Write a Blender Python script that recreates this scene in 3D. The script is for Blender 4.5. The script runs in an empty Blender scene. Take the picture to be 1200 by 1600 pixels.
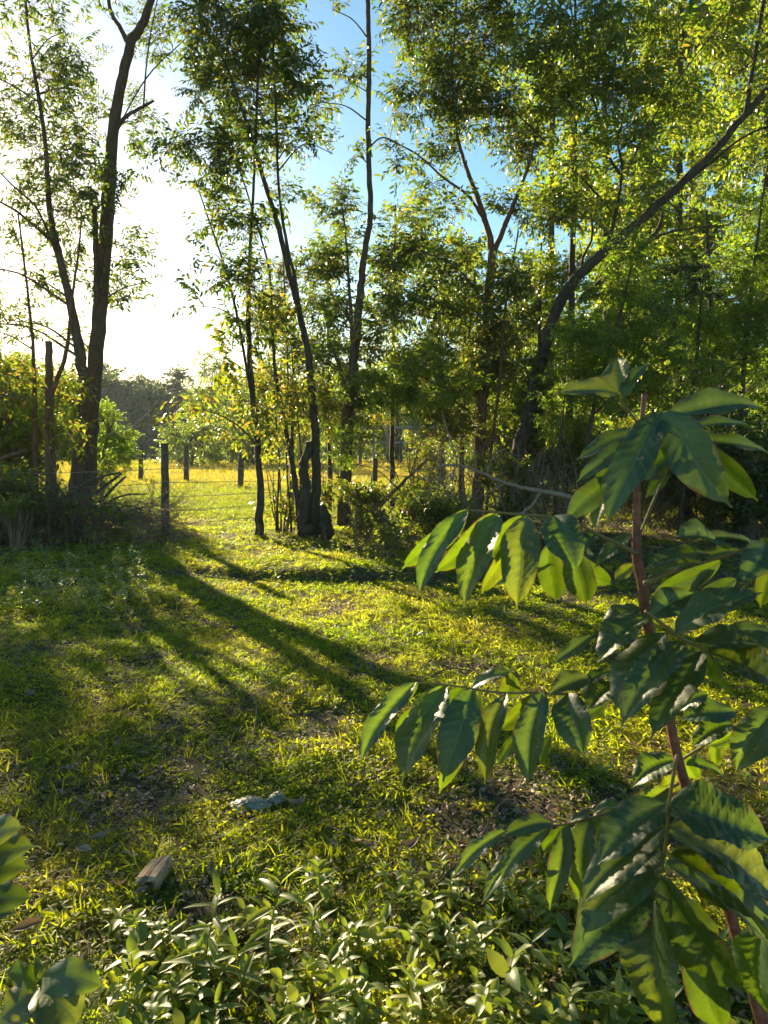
import bpy, math, random
import numpy as np
from mathutils import Vector, Matrix

random.seed(7)
RNG = np.random.default_rng(7)
S = bpy.context.scene
C = S.collection

# ------------------------------------------------------------------ camera
F = 1155.0                      # focal length in photo pixels (photo 1200 x 1600)
PITCH = math.atan(105.0 / F)    # camera looks slightly down
EYE = 1.6
HAZE = .00035
cam_d = bpy.data.cameras.new('camera')
cam = bpy.data.objects.new('camera', cam_d)
C.objects.link(cam)
cam.location = (0, 0, EYE)
cam.rotation_euler = (math.pi / 2 - PITCH, 0, 0)
cam_d.sensor_fit = 'VERTICAL'
cam_d.sensor_height = 36.0
cam_d.lens = 36.0 * F / 1600.0
cam_d.clip_start = 0.05
cam_d.clip_end = 3000
cam_d.dof.use_dof = True
cam_d.dof.focus_distance = 7.0
cam_d.dof.aperture_fstop = 10
S.camera = cam

# ------------------------------------------------------------------ light
SUN_EL = math.radians(17.0)
SUN_AZ = math.radians(-29.5)    # left of the view direction (+Y)
w = bpy.data.worlds.new('World')
S.world = w
w.use_nodes = True
nt = w.node_tree
sky = nt.nodes.new('ShaderNodeTexSky')
sky.sky_type = 'NISHITA'
sky.sun_disc = False
sky.sun_elevation = SUN_EL
sky.sun_rotation = SUN_AZ
sky.air_density = 1.0
sky.dust_density = 0.35
sky.ozone_density = .7
bg = nt.nodes['Background']
hs = nt.nodes.new('ShaderNodeHueSaturation'); hs.inputs['Saturation'].default_value = 1.4; hs.inputs['Hue'].default_value = .485
nt.links.new(sky.outputs[0], hs.inputs['Color']); nt.links.new(hs.outputs[0], bg.inputs[0])
bg.inputs[1].default_value = 0.05
sd = bpy.data.lights.new('sun', 'SUN')
sd.energy = 5.0
sd.angle = math.radians(0.55)
sd.color = (1.0, 0.82, 0.50)
sun = bpy.data.objects.new('sun', sd)
C.objects.link(sun)
SUND = Vector((math.sin(SUN_AZ) * math.cos(SUN_EL), math.cos(SUN_AZ) * math.cos(SUN_EL), math.sin(SUN_EL)))
sun.rotation_euler = SUND.to_track_quat('Z', 'Y').to_euler()
sun.location = (-20, 30, 20)
S.view_settings.view_transform = 'Standard'
S.view_settings.look = 'None'
S.view_settings.exposure = 2.0
S.view_settings.gamma = 1.0
S.view_settings.use_curve_mapping = False
S.cycles.max_bounces = 6
S.cycles.transmission_bounces = 5
S.cycles.diffuse_bounces = 4
S.cycles.glossy_bounces = 2
S.cycles.volume_bounces = 0

# ------------------------------------------------------------------ placing
def ray(px, py):
    cx, cy = (px - 600) / F, -(py - 800) / F
    return np.array([cx, math.cos(PITCH) + cy * math.sin(PITCH), -math.sin(PITCH) + cy * math.cos(PITCH)])

def P(px, py, Y):
    """the point at forward distance Y that is seen at photo pixel px, py"""
    r = ray(px, py)
    return np.array([0, 0, EYE]) + r * (Y / r[1])

_ph = RNG.uniform(0, 6.28, (40,)); _dr = RNG.uniform(0, 6.28, (40,))
def snoise(x, y, f, k0=0, n=6):
    s = 0
    for k in range(n):
        a = _dr[(k0 + k) % 40]; ff = f * (1 + 0.37 * k)
        s = s + np.sin(ff * (x * math.cos(a) + y * math.sin(a)) + _ph[(k0 + k) % 40] + 1.3 * np.sin(ff * .6 * (x * math.sin(a) - y * math.cos(a))))
    return s / n

def sstep(a, b, x):
    t = np.clip((x - a) / (b - a), 0, 1)
    return t * t * (3 - 2 * t)

POND = (-26.0, 92.0, 46.0, 24.0)
def H(x, y):
    x = np.asarray(x, float); y = np.asarray(y, float)
    near = 1 - sstep(20, 40, y)
    h = 0.030 * snoise(x, y, 2.2, 0) + 0.05 * snoise(x, y, .7, 9)
    h = h * (0.35 + .65 * near)
    led = y - 9.3 + .35 * snoise(x, y, 1.3, 20) + .25 * x * .5
    h = h + 0.13 * (sstep(-.14, .14, led) - 1) * (1 - sstep(1.0, 2.6, np.abs(x + .6))) * (1 - 0 * y) * sstep(4.5, 9, y)
    rr = np.sqrt(((x - POND[0]) / POND[2]) ** 2 + ((y - POND[1]) / POND[3]) ** 2) + .04 * snoise(x, y, .15, 3)
    h = h - 0.9 * (1 - sstep(.93, 1.06, rr))
    d = np.sqrt(x * x + y * y)
    h = h + 15 * sstep(170, 420, d) * (0.75 + .25 * snoise(x, y, .01, 5))
    return h

def G(px, py, dz=0.0):
    r = ray(px, py)
    t = EYE / -r[2]
    p = np.array([0, 0, EYE]) + r * t
    p[2] = float(H(p[0], p[1])) + dz
    return p

def to_px(V):
    """photo pixel of world points"""
    d = V - np.array([0, 0, EYE])
    f = d[:, 1] * math.cos(PITCH) - d[:, 2] * math.sin(PITCH)
    u = d[:, 1] * math.sin(PITCH) + d[:, 2] * math.cos(PITCH)
    f = np.maximum(f, 1e-3)
    return 600 + F * d[:, 0] / f, 800 - F * u / f

# ------------------------------------------------------------------ mesh helpers
class MB:
    def __init__(s):
        s.v = []; s.q = []; s.t = []; s.n = 0
    def add(s, V, q=None, t=None):
        V = np.asarray(V, float).reshape(-1, 3)
        if q is not None and len(q): s.q.append(np.asarray(q, int).reshape(-1, 4) + s.n)
        if t is not None and len(t): s.t.append(np.asarray(t, int).reshape(-1, 3) + s.n)
        s.v.append(V); s.n += len(V)
    def mesh(s, name, mat, origin=(0, 0, 0), smooth=True, uv=None):
        me = bpy.data.meshes.new(name)
        V = np.concatenate(s.v) - np.asarray(origin)
        Q = np.concatenate(s.q) if s.q else np.zeros((0, 4), int)
        T = np.concatenate(s.t) if s.t else np.zeros((0, 3), int)
        me.vertices.add(len(V)); me.vertices.foreach_set('co', V.astype(np.float32).ravel())
        loops = np.concatenate([Q.ravel(), T.ravel()]).astype(np.int32)
        me.loops.add(len(loops)); me.loops.foreach_set('vertex_index', loops)
        st = np.concatenate([np.arange(len(Q)) * 4, len(Q) * 4 + np.arange(len(T)) * 3]).astype(np.int32)
        me.polygons.add(len(st)); me.polygons.foreach_set('loop_start', st)
        me.polygons.foreach_set('use_smooth', np.full(len(st), smooth))
        me.update(calc_edges=True)
        if uv is not None:
            l = me.uv_layers.new(name='UVMap')
            l.data.foreach_set('uv', np.asarray(uv, np.float32)[loops].ravel())
        if mat: me.materials.append(mat)
        me.validate()
        return me
    def build(s, name, mat, parent=None, origin=None, **kw):
        if origin is None:
            origin = tuple(parent.location) if (parent is not None and parent.type == 'EMPTY') else (0, 0, 0)
            if parent is not None and parent.parent is not None: origin = tuple(parent.parent.location)
            if parent is not None and parent.type == 'MESH' and parent.parent is None: origin = tuple(parent.location)
        me = s.mesh(name, mat, origin, **kw)
        return link(name, me, parent, origin if parent is None else (0, 0, 0))

def link(name, me, parent=None, loc=(0, 0, 0)):
    o = bpy.data.objects.new(name, me)
    C.objects.link(o)
    o.location = loc
    if parent is not None: o.parent = parent
    return o

def tag(o, label=None, cat=None, group=None, kind=None):
    if label: o['label'] = label
    if cat: o['category'] = cat
    if group: o['group'] = group
    if kind: o['kind'] = kind
    return o

def thing(name, loc, label, cat, group=None):
    o = bpy.data.objects.new(name, None)
    o.empty_display_size = .1
    C.objects.link(o); o.location = tuple(float(a) for a in loc)
    return tag(o, label, cat, group)

def norm(a):
    a = np.asarray(a, float)
    return a / np.maximum(np.linalg.norm(a, axis=-1, keepdims=True), 1e-9)

def smooth_path(pts, rad, seg):
    """Catmull-Rom through the points, radii linear"""
    pts = np.asarray(pts, float); rad = np.asarray(rad, float)
    if len(pts) == 2: pp = np.array([2 * pts[0] - pts[1], pts[0], pts[1], 2 * pts[1] - pts[0]])
    else: pp = np.vstack([2 * pts[0] - pts[1], pts, 2 * pts[-1] - pts[-2]])
    out = []; ro = []
    for i in range(1, len(pp) - 2):
        n = seg
        for k in range(n):
            t = k / n
            a, b, c, d = pp[i - 1], pp[i], pp[i + 1], pp[i + 2]
            out.append(.5 * ((2 * b) + (-a + c) * t + (2 * a - 5 * b + 4 * c - d) * t * t + (-a + 3 * b - 3 * c + d) * t ** 3))
            ro.append(rad[i - 1] * (1 - t) + rad[i] * t)
    out.append(pts[-1]); ro.append(rad[-1])
    return np.array(out), np.array(ro)

def tube(mb, pts, rad, sides=8, rough=0.0, caps=True):
    pts = np.asarray(pts, float); rad = np.asarray(rad, float); n = len(pts)
    T = norm(np.gradient(pts, axis=0))
    ref = np.array([0, 1.0, 0]) if abs(T[0][1]) < .8 else np.array([1.0, 0, 0])
    A = []; a = norm(np.cross(T[0], ref))
    for i in range(n):
        a = norm(a - T[i] * np.dot(a, T[i])); A.append(a)
    A = np.array(A); B = np.cross(T, A)
    th = np.arange(sides) * 2 * math.pi / sides
    R = np.repeat(rad[:, None], sides, 1)
    if rough: R = R * (1 + rough * RNG.uniform(-1, 1, R.shape) + rough * .8 * np.sin(np.arange(sides) * 2.4)[None])
    V = pts[:, None] + R[..., None] * (np.cos(th)[None, :, None] * A[:, None] + np.sin(th)[None, :, None] * B[:, None])
    i = np.arange(n - 1)[:, None] * sides; j = np.arange(sides)[None]; j2 = (j + 1) % sides
    q = np.stack([i + j, i + j2, i + sides + j2, i + sides + j], -1).reshape(-1, 4)
    t = []
    if caps:
        V = V.reshape(-1, 3); k = len(V)
        V = np.vstack([V, pts[0], pts[-1]])
        t = [(k, (a_ + 1) % sides, a_) for a_ in range(sides)] + [(k + 1, (n - 1) * sides + a_, (n - 1) * sides + (a_ + 1) % sides) for a_ in range(sides)]
    mb.add(V, q, t)

def twigs(mb, P0, P1, r0, r1, sag=None, sides=3):
    """many thin twigs at once: three rings each, bowed"""
    P0 = np.asarray(P0, float); P1 = np.asarray(P1, float); N = len(P0)
    if N == 0: return
    M = (P0 + P1) / 2
    if sag is not None: M = M + sag
    D = norm(P1 - P0)
    ref = np.where(np.abs(D[:, 2:3]) > .8, np.array([[1.0, 0, 0]]), np.array([[0, 0, 1.0]]))
    A = norm(np.cross(D, ref)); B = np.cross(D, A)
    th = np.arange(sides) * 2 * math.pi / sides
    ring = np.cos(th)[None, :, None] * A[:, None] + np.sin(th)[None, :, None] * B[:, None]
    r0 = np.broadcast_to(r0, (N,)); r1 = np.broadcast_to(r1, (N,))
    K = [P0[:, None] + ring * r0[:, None, None], P1[:, None] + ring * r1[:, None, None]]
    if sag is not None: K.insert(1, M[:, None] + ring * ((r0 + r1) / 2)[:, None, None])
    V = np.stack(K, 1); nr = len(K)
    base = np.arange(N)[:, None, None] * nr * sides
    i = (np.arange(nr - 1) * sides)[None, :, None]; j = np.arange(sides)[None, None]; j2 = (j + 1) % sides
    q = np.stack(np.broadcast_arrays(base + i + j, base + i + j2, base + i + sides + j2, base + i + sides + j), -1)
    mb.add(V.reshape(-1, 3), q.reshape(-1, 4))

LT = np.array([(0, 0), (.30, -.46), (.30, .46), (.68, -.40), (.68, .40), (1, 0)])   # along, across
def leaves(mb, pos, t, n, L, W, bend=.18):
    pos = np.asarray(pos, float); N = len(pos)
    if N == 0: return
    t = norm(t); n = norm(n - t * (n * t).sum(-1, keepdims=True)); s = np.cross(t, n)
    L = np.broadcast_to(L, (N,)); W = np.broadcast_to(W, (N,))
    u = LT[:, 0][None, :, None]; v = LT[:, 1][None, :, None]
    V = pos[:, None] + (u * L[:, None, None]) * t[:, None] + (v * W[:, None, None]) * s[:, None] - (bend * u * u * L[:, None, None]) * n[:, None] + (.35 * np.abs(v) * W[:, None, None]) * n[:, None]
    b = np.arange(N)[:, None] * 6
    q = b + np.array([[1, 3, 4, 2]]); tr = np.concatenate([b + np.array([[0, 1, 2]]), b + np.array([[3, 5, 4]])])
    mb.add(V.reshape(-1, 3), q, tr)

# ------------------------------------------------------------------ materials
def newmat(name):
    m = bpy.data.materials.new(name); m.use_nodes = True
    nt = m.node_tree; nt.nodes.clear()
    out = nt.nodes.new('ShaderNodeOutputMaterial')
    return m, nt, out

def N_(nt, typ, **kw):
    n = nt.nodes.new(typ)
    for k, v in kw.items(): setattr(n, k, v)
    return n

def ramp(nt, fac, stops):
    r = nt.nodes.new('ShaderNodeValToRGB')
    e = r.color_ramp.elements
    while len(e) < len(stops): e.new(.5)
    for k, (p, c) in enumerate(stops):
        e[k].position = p; e[k].color = (*c, 1)
    if fac is not None: nt.links.new(fac, r.inputs[0])
    return r

def leafmat(name, cols, trans, tfac=.5, rough=.45, spec=.4, under=None, patch=None):
    """cols: list of reflect colours picked per leaf; trans: list of colours of light coming through"""
    m, nt, out = newmat(name)
    g = N_(nt, 'ShaderNodeNewGeometry')
    oi = N_(nt, 'ShaderNodeObjectInfo')
    ad = N_(nt, 'ShaderNodeMath', operation='ADD'); nt.links.new(g.outputs['Random Per Island'], ad.inputs[0]); nt.links.new(oi.outputs['Random'], ad.inputs[1])
    fr = N_(nt, 'ShaderNodeMath', operation='FRACT'); nt.links.new(ad.outputs[0], fr.inputs[0])
    fac = fr.outputs[0]
    if patch:
        nz = N_(nt, 'ShaderNodeTexNoise'); nz.inputs['Scale'].default_value = patch; nz.inputs['Detail'].default_value = 3
        nt.links.new(g.outputs['Position'], nz.inputs['Vector'])
        mx = N_(nt, 'ShaderNodeMapRange'); mx.inputs[1].default_value = .3; mx.inputs[2].default_value = .7
        nt.links.new(nz.outputs[0], mx.inputs[0])
        mm = N_(nt, 'ShaderNodeMix'); mm.inputs[0].default_value = .55
        nt.links.new(fac, mm.inputs[2]); nt.links.new(mx.outputs[0], mm.inputs[3]); fac = mm.outputs[0]
    n = len(cols)
    rc = ramp(nt, fac, [(i / max(1, n - 1), c) for i, c in enumerate(cols)])
    n = len(trans)
    rt = ramp(nt, fac, [(i / max(1, n - 1), c) for i, c in enumerate(trans)])
    base = rc.outputs[0]
    if under:
        mu = N_(nt, 'ShaderNodeMix', data_type='RGBA', blend_type='MIX')
        nt.links.new(g.outputs['Backfacing'], mu.inputs[0]); nt.links.new(base, mu.inputs[6]); mu.inputs[7].default_value = (*under, 1)
        base = mu.outputs[2]
    p = N_(nt, 'ShaderNodeBsdfPrincipled')
    nt.links.new(base, p.inputs['Base Color']); p.inputs['Roughness'].default_value = rough
    p.inputs['Specular IOR Level'].default_value = spec
    tr = N_(nt, 'ShaderNodeBsdfTranslucent'); nt.links.new(rt.outputs[0], tr.inputs[0])
    mx = N_(nt, 'ShaderNodeMixShader'); mx.inputs[0].default_value = tfac
    nt.links.new(p.outputs[0], mx.inputs[1]); nt.links.new(tr.outputs[0], mx.inputs[2])
    nt.links.new(mx.outputs[0], out.inputs[0])
    return m

def barkmat(name, c1, c2, scale=6, lichen=None, stretch=.18, bump=.9):
    m, nt, out = newmat(name)
    tc = N_(nt, 'ShaderNodeNewGeometry')
    mp = N_(nt, 'ShaderNodeMapping'); mp.inputs['Scale'].default_value = (1, 1, stretch)
    nt.links.new(tc.outputs['Position'], mp.inputs[0])
    nz = N_(nt, 'ShaderNodeTexNoise'); nz.inputs['Scale'].default_value = scale * 5; nz.inputs['Detail'].default_value = 6; nz.inputs['Roughness'].default_value = .65
    nt.links.new(mp.outputs[0], nz.inputs['Vector'])
    r = ramp(nt, nz.outputs[0], [(.32, c1), (.68, c2)])
    base = r.outputs[0]
    if lichen:
        n2 = N_(nt, 'ShaderNodeTexNoise'); n2.inputs['Scale'].default_value = 9; n2.inputs['Detail'].default_value = 5
        nt.links.new(tc.outputs['Position'], n2.inputs['Vector'])
        r2 = ramp(nt, n2.outputs[0], [(.48, (0, 0, 0)), (.78, (.7, .7, .7))])
        mu = N_(nt, 'ShaderNodeMix', data_type='RGBA'); nt.links.new(r2.outputs[0], mu.inputs[0]); nt.links.new(base, mu.inputs[6]); mu.inputs[7].default_value = (*lichen, 1)
        base = mu.outputs[2]
    p = N_(nt, 'ShaderNodeBsdfPrincipled'); nt.links.new(base, p.inputs['Base Color']); p.inputs['Roughness'].default_value = .85
    p.inputs['Specular IOR Level'].default_value = .25
    b = N_(nt, 'ShaderNodeBump'); b.inputs['Strength'].default_value = bump; b.inputs['Distance'].default_value = .035
    nt.links.new(nz.outputs[0], b.inputs['Height']); nt.links.new(b.outputs[0], p.inputs['Normal'])
    nt.links.new(p.outputs[0], out.inputs[0])
    return m

M = {}
M['bark'] = barkmat('bark_brown', (.055, .038, .025), (.16, .115, .08), lichen=(.13, .115, .08))
M['bark_dark'] = barkmat('bark_dark', (.035, .025, .018), (.10, .075, .052), lichen=(.09, .10, .05))
M['bark_red'] = barkmat('bark_reddish', (.09, .05, .03), (.22, .13, .08))
M['bark_pale'] = barkmat('bark_pale', (.22, .2, .17), (.45, .42, .36))
M['twig'] = barkmat('twig', (.09, .062, .042), (.24, .17, .115), scale=10)
M['dead_twig'] = barkmat('dead_twig', (.18, .13, .09), (.42, .33, .24), scale=10)
M['grey_wood'] = barkmat('weathered_wood', (.06, .05, .038), (.17, .14, .105), scale=9, lichen=(.2, .19, .14), stretch=.1)
M['board'] = barkmat('pale_weathered_board', (.2, .19, .18), (.42, .41, .39), scale=6, stretch=1)
M['wire'] = barkmat('galvanised_wire', (.25, .24, .22), (.45, .43, .40), scale=30)

G_ = lambda *a: [tuple(a[i:i + 3]) for i in range(0, len(a), 3)]
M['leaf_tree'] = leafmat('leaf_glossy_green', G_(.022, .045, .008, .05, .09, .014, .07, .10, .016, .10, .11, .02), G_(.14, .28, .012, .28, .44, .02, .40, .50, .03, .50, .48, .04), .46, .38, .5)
M['leaf_canopy'] = leafmat('leaf_dark_canopy', G_(.015, .034, .007, .035, .065, .012, .05, .075, .014, .07, .08, .018), G_(.09, .20, .01, .17, .30, .015, .28, .38, .025, .46, .40, .035), .38, .38, .5)  # darker copy of the glossy leaf: against-the-light darkness of crowns put into colour
M['leaf_warm'] = leafmat('leaf_olive_yellow', G_(.03, .05, .01, .06, .09, .015, .10, .11, .02, .15, .10, .03), G_(.16, .28, .015, .32, .44, .02, .46, .48, .03, .60, .38, .05), .45, .42, .45)
M['leaf_fern'] = leafmat('leaflet_bright_green', G_(.04, .09, .012, .07, .13, .018, .10, .14, .02), G_(.24, .42, .02, .36, .55, .03, .48, .60, .04), .5, .5, .3)
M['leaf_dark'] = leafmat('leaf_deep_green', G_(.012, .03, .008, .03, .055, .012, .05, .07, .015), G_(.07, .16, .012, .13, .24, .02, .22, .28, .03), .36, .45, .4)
M['leaf_far'] = leafmat('leaf_far_green', G_(.015, .03, .012, .03, .05, .018, .05, .065, .02), G_(.06, .11, .02, .12, .18, .03, .2, .22, .04), .35, .6, .3)
M['leaf_dry'] = leafmat('dry_leaf', G_(.10, .065, .04, .20, .14, .09, .30, .21, .14, .16, .10, .06), G_(.3, .18, .08, .35, .22, .12, .4, .3, .18), .18, .6, .3)
M['leaf_shrub'] = leafmat('leaf_shrub', G_(.025, .05, .01, .05, .085, .015, .09, .11, .02, .14, .11, .03), G_(.15, .28, .02, .28, .40, .02, .42, .46, .03, .5, .34, .05), .42, .42, .45)
M['grass'] = leafmat('grass_blade', G_(.035, .065, .010, .06, .10, .012, .10, .12, .016, .15, .13, .025, .26, .19, .08), G_(.22, .42, .010, .42, .60, .010, .66, .74, .012, .78, .76, .03, .70, .54, .14), .62, .55, .22, patch=.9)
M['meadow'] = leafmat('meadow_grass', G_(.08, .12, .015, .13, .15, .02, .19, .17, .03), G_(.30, .44, .02, .42, .50, .025, .56, .50, .04), .5, .6, .2, patch=.25)
M['meadow_dry'] = leafmat('meadow_grass_dry', G_(.13, .12, .02, .20, .16, .03, .26, .19, .04), G_(.42, .42, .03, .60, .50, .04, .70, .50, .06), .5, .6, .2, patch=.25)
M['weed_pale'] = leafmat('weed_leaf_pale', G_(.09, .13, .014, .14, .18, .02, .20, .21, .04), G_(.50, .64, .02, .66, .72, .03), .42, .48, .7)
M['weed'] = leafmat('weed_leaf', G_(.06, .10, .014, .10, .15, .02, .16, .18, .03), G_(.34, .50, .02, .50, .62, .025, .64, .66, .04), .42, .46, .7, under=(.20, .25, .14))

# ground soil
def groundmat():
    m, nt, out = newmat('ground_soil_and_turf')
    g = N_(nt, 'ShaderNodeNewGeometry'); pos = g.outputs['Position']
    def noise(s, d=5, r=.6):
        n = N_(nt, 'ShaderNodeTexNoise'); n.inputs['Scale'].default_value = s; n.inputs['Detail'].default_value = d; n.inputs['Roughness'].default_value = r
        nt.links.new(pos, n.inputs['Vector']); return n.outputs[0]
    soil = ramp(nt, noise(35), [(.3, (.035, .024, .015)), (.55, (.085, .058, .036)), (.75, (.16, .115, .075))])
    moss = ramp(nt, noise(60), [(.3, (.035, .05, .012)), (.7, (.11, .125, .025))])
    mk = ramp(nt, noise(3.0), [(.42, (0, 0, 0)), (.58, (1, 1, 1))])
    a = N_(nt, 'ShaderNodeMix', data_type='RGBA'); nt.links.new(mk.outputs[0], a.inputs[0]); nt.links.new(soil.outputs[0], a.inputs[6]); nt.links.new(moss.outputs[0], a.inputs[7])
    far = ramp(nt, noise(.6), [(.3, (.10, .12, .02)), (.7, (.20, .17, .035))])
    sx = N_(nt, 'ShaderNodeSeparateXYZ'); nt.links.new(pos, sx.inputs[0])
    mr = N_(nt, 'ShaderNodeMapRange'); mr.inputs[1].default_value = 16; mr.inputs[2].default_value = 26; nt.links.new(sx.outputs[1], mr.inputs[0])
    b = N_(nt, 'ShaderNodeMix', data_type='RGBA'); nt.links.new(mr.outputs[0], b.inputs[0]); nt.links.new(a.outputs[2], b.inputs[6]); nt.links.new(far.outputs[0], b.inputs[7])
    mr2 = N_(nt, 'ShaderNodeMapRange'); mr2.inputs[1].default_value = -.12; mr2.inputs[2].default_value = -.3; nt.links.new(sx.outputs[2], mr2.inputs[0])
    c = N_(nt, 'ShaderNodeMix', data_type='RGBA'); nt.links.new(mr2.outputs[0], c.inputs[0]); nt.links.new(b.outputs[2], c.inputs[6]); c.inputs[7].default_value = (.05, .045, .03, 1)
    mr3 = N_(nt, 'ShaderNodeMapRange'); mr3.inputs[1].default_value = .6; mr3.inputs[2].default_value = 2; nt.links.new(sx.outputs[2], mr3.inputs[0])
    hl = ramp(nt, noise(.25), [(.35, (.02, .032, .015)), (.65, (.06, .075, .03))])
    d = N_(nt, 'ShaderNodeMix', data_type='RGBA'); nt.links.new(mr3.outputs[0], d.inputs[0]); nt.links.new(c.outputs[2], d.inputs[6]); nt.links.new(hl.outputs[0], d.inputs[7]); c = d
    p = N_(nt, 'ShaderNodeBsdfPrincipled'); nt.links.new(c.outputs[2], p.inputs['Base Color']); p.inputs['Roughness'].default_value = .9; p.inputs['Specular IOR Level'].default_value = .15
    bu = N_(nt, 'ShaderNodeBump'); bu.inputs['Strength'].default_value = .8; bu.inputs['Distance'].default_value = .03
    nt.links.new(noise(45, 6, .7), bu.inputs['Height']); nt.links.new(bu.outputs[0], p.inputs['Normal'])
    nt.links.new(p.outputs[0], out.inputs[0])
    return m
M['ground'] = groundmat()

# ------------------------------------------------------------------ ground, pond
def grid_coords(a, b, n, c, dens):
    t = np.linspace(math.asinh((a - c) / dens), math.asinh((b - c) / dens), n)
    return c + dens * np.sinh(t)
gx = grid_coords(-900, 900, 300, 0, 2.2); gy = grid_coords(-60, 1500, 420, 6, 3.2)
X, Y = np.meshgrid(gx, gy)
Z = H(X, Y)
Z[Z < -.85] = -.85
mb = MB()
nx, ny = len(gx), len(gy)
i = np.arange(ny - 1)[:, None] * nx; j = np.arange(nx - 1)[None]
mb.add(np.stack([X, Y, Z], -1), np.stack(np.broadcast_arrays(i + j, i + j + 1, i + nx + j + 1, i + nx + j), -1).reshape(-1, 4))
tag(mb.build('ground', M['ground']), kind='structure')

m, nt, out = newmat('pond_water')
p = N_(nt, 'ShaderNodeBsdfPrincipled'); p.inputs['Base Color'].default_value = (.012, .018, .014, 1); p.inputs['Roughness'].default_value = .01
nz = N_(nt, 'ShaderNodeTexNoise'); nz.inputs['Scale'].default_value = 1.5; g = N_(nt, 'ShaderNodeNewGeometry'); nt.links.new(g.outputs['Position'], nz.inputs['Vector'])
bu = N_(nt, 'ShaderNodeBump'); bu.inputs['Strength'].default_value = .006; nt.links.new(nz.outputs[0], bu.inputs['Height']); nt.links.new(bu.outputs[0], p.inputs['Normal'])
nt.links.new(p.outputs[0], out.inputs[0])
mb = MB(); a = np.linspace(0, 2 * math.pi, 65)[:-1]
V = np.stack([POND[0] + 1.06 * POND[2] * np.cos(a), POND[1] + 1.06 * POND[3] * np.sin(a), np.full(64, -.35)], -1)
mb.add(np.vstack([V, [[POND[0], POND[1], -.35]]]), t=[(64, k, (k + 1) % 64) for k in range(64)])
tag(mb.build('water', m), kind='structure')

# ------------------------------------------------------------------ trees
SPEC = dict(   # leaf length, width, spray length, leaves per spray, droop, leaf material, upward growth
    tree=dict(L=.108, W=.038, sl=.60, n=28, droop=.55, mat='leaf_tree', up=.25),
    canopy=dict(L=.112, W=.040, sl=.60, n=26, droop=.55, mat='leaf_canopy', up=.25),
    warm=dict(L=.12, W=.046, sl=.55, n=20, droop=.6, mat='leaf_warm', up=.1),
    fern=dict(L=.062, W=.021, sl=.46, n=54, droop=.25, mat='leaf_fern', up=.0),
    dark=dict(L=.11, W=.046, sl=.55, n=24, droop=.5, mat='leaf_dark', up=.1),
    ivy=dict(L=.075, W=.055, sl=.32, n=20, droop=.7, mat='leaf_shrub', up=-.2),
    lit=dict(L=.085, W=.034, sl=.5, n=28, droop=.4, mat='leaf_tree', up=.2),
    shrub=dict(L=.065, W=.03, sl=.38, n=26, droop=.2, mat='leaf_shrub', up=.5),
    far=dict(L=.42, W=.24, sl=1.6, n=24, droop=.4, mat='leaf_far', up=.3),
    mid=dict(L=.19, W=.085, sl=1.0, n=26, droop=.5, mat='leaf_tree', up=.2),
)

def rand_ball(n, shell=.35):
    d = norm(RNG.normal(size=(n, 3))); r = RNG.uniform(shell, 1, n) ** .6
    return d * r[:, None]

def instancer(name, mesh_objs, x, y, scale, idx, tilt=.25, dz=0.0, V=None, rot=None, parent=None):
    n = len(scale)
    me = bpy.data.meshes.new(name)
    me.vertices.add(n)
    if V is None: V = np.stack([x, y, H(x, y) + dz], -1)
    me.vertices.foreach_set('co', V.astype(np.float32).ravel())
    a = me.attributes.new('sc', 'FLOAT', 'POINT'); a.data.foreach_set('value', scale.astype(np.float32))
    a = me.attributes.new('ix', 'INT', 'POINT'); a.data.foreach_set('value', idx.astype(np.int32))
    if rot is None: rot = np.stack([RNG.normal(0, tilt, n), RNG.normal(0, tilt, n), RNG.uniform(0, 6.283, n)], -1)
    a = me.attributes.new('rt', 'FLOAT_VECTOR', 'POINT'); a.data.foreach_set('vector', rot.astype(np.float32).ravel())
    o = link(name, me, parent)
    ng = bpy.data.node_groups.new(name, 'GeometryNodeTree')
    ng.interface.new_socket('Geometry', in_out='INPUT', socket_type='NodeSocketGeometry')
    ng.interface.new_socket('Geometry', in_out='OUTPUT', socket_type='NodeSocketGeometry')
    gi = ng.nodes.new('NodeGroupInput'); go = ng.nodes.new('NodeGroupOutput')
    jn = ng.nodes.new('GeometryNodeJoinGeometry')
    def attr(nm, dt):
        q = ng.nodes.new('GeometryNodeInputNamedAttribute'); q.data_type = dt; q.inputs[0].default_value = nm
        return [s for s in q.outputs if s.enabled and s.name == 'Attribute'][0]
    sc, ix, rt = attr('sc', 'FLOAT'), attr('ix', 'INT'), attr('rt', 'FLOAT_VECTOR')
    for k, po in enumerate(mesh_objs):
        oi = ng.nodes.new('GeometryNodeObjectInfo'); oi.inputs['Object'].default_value = po
        cp = ng.nodes.new('FunctionNodeCompare'); cp.data_type = 'INT'; cp.operation = 'EQUAL'
        ins = [s for s in cp.inputs if s.enabled]
        ng.links.new(ix, ins[0]); ins[1].default_value = k
        ip = ng.nodes.new('GeometryNodeInstanceOnPoints')
        ng.links.new(gi.outputs[0], ip.inputs['Points']); ng.links.new(cp.outputs[0], ip.inputs['Selection'])
        ng.links.new(oi.outputs['Geometry'], ip.inputs['Instance'])
        er = ng.nodes.new('FunctionNodeEulerToRotation'); ng.links.new(rt, er.inputs[0]); ng.links.new(er.outputs[0], ip.inputs['Rotation'])
        ng.links.new(sc, ip.inputs['Scale'])
        ng.links.new(ip.outputs[0], jn.inputs[0])
    ng.links.new(jn.outputs[0], go.inputs[0])
    md = o.modifiers.new('scatter', 'NODES'); md.node_group = ng
    return tag(o, kind='stuff')


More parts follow.
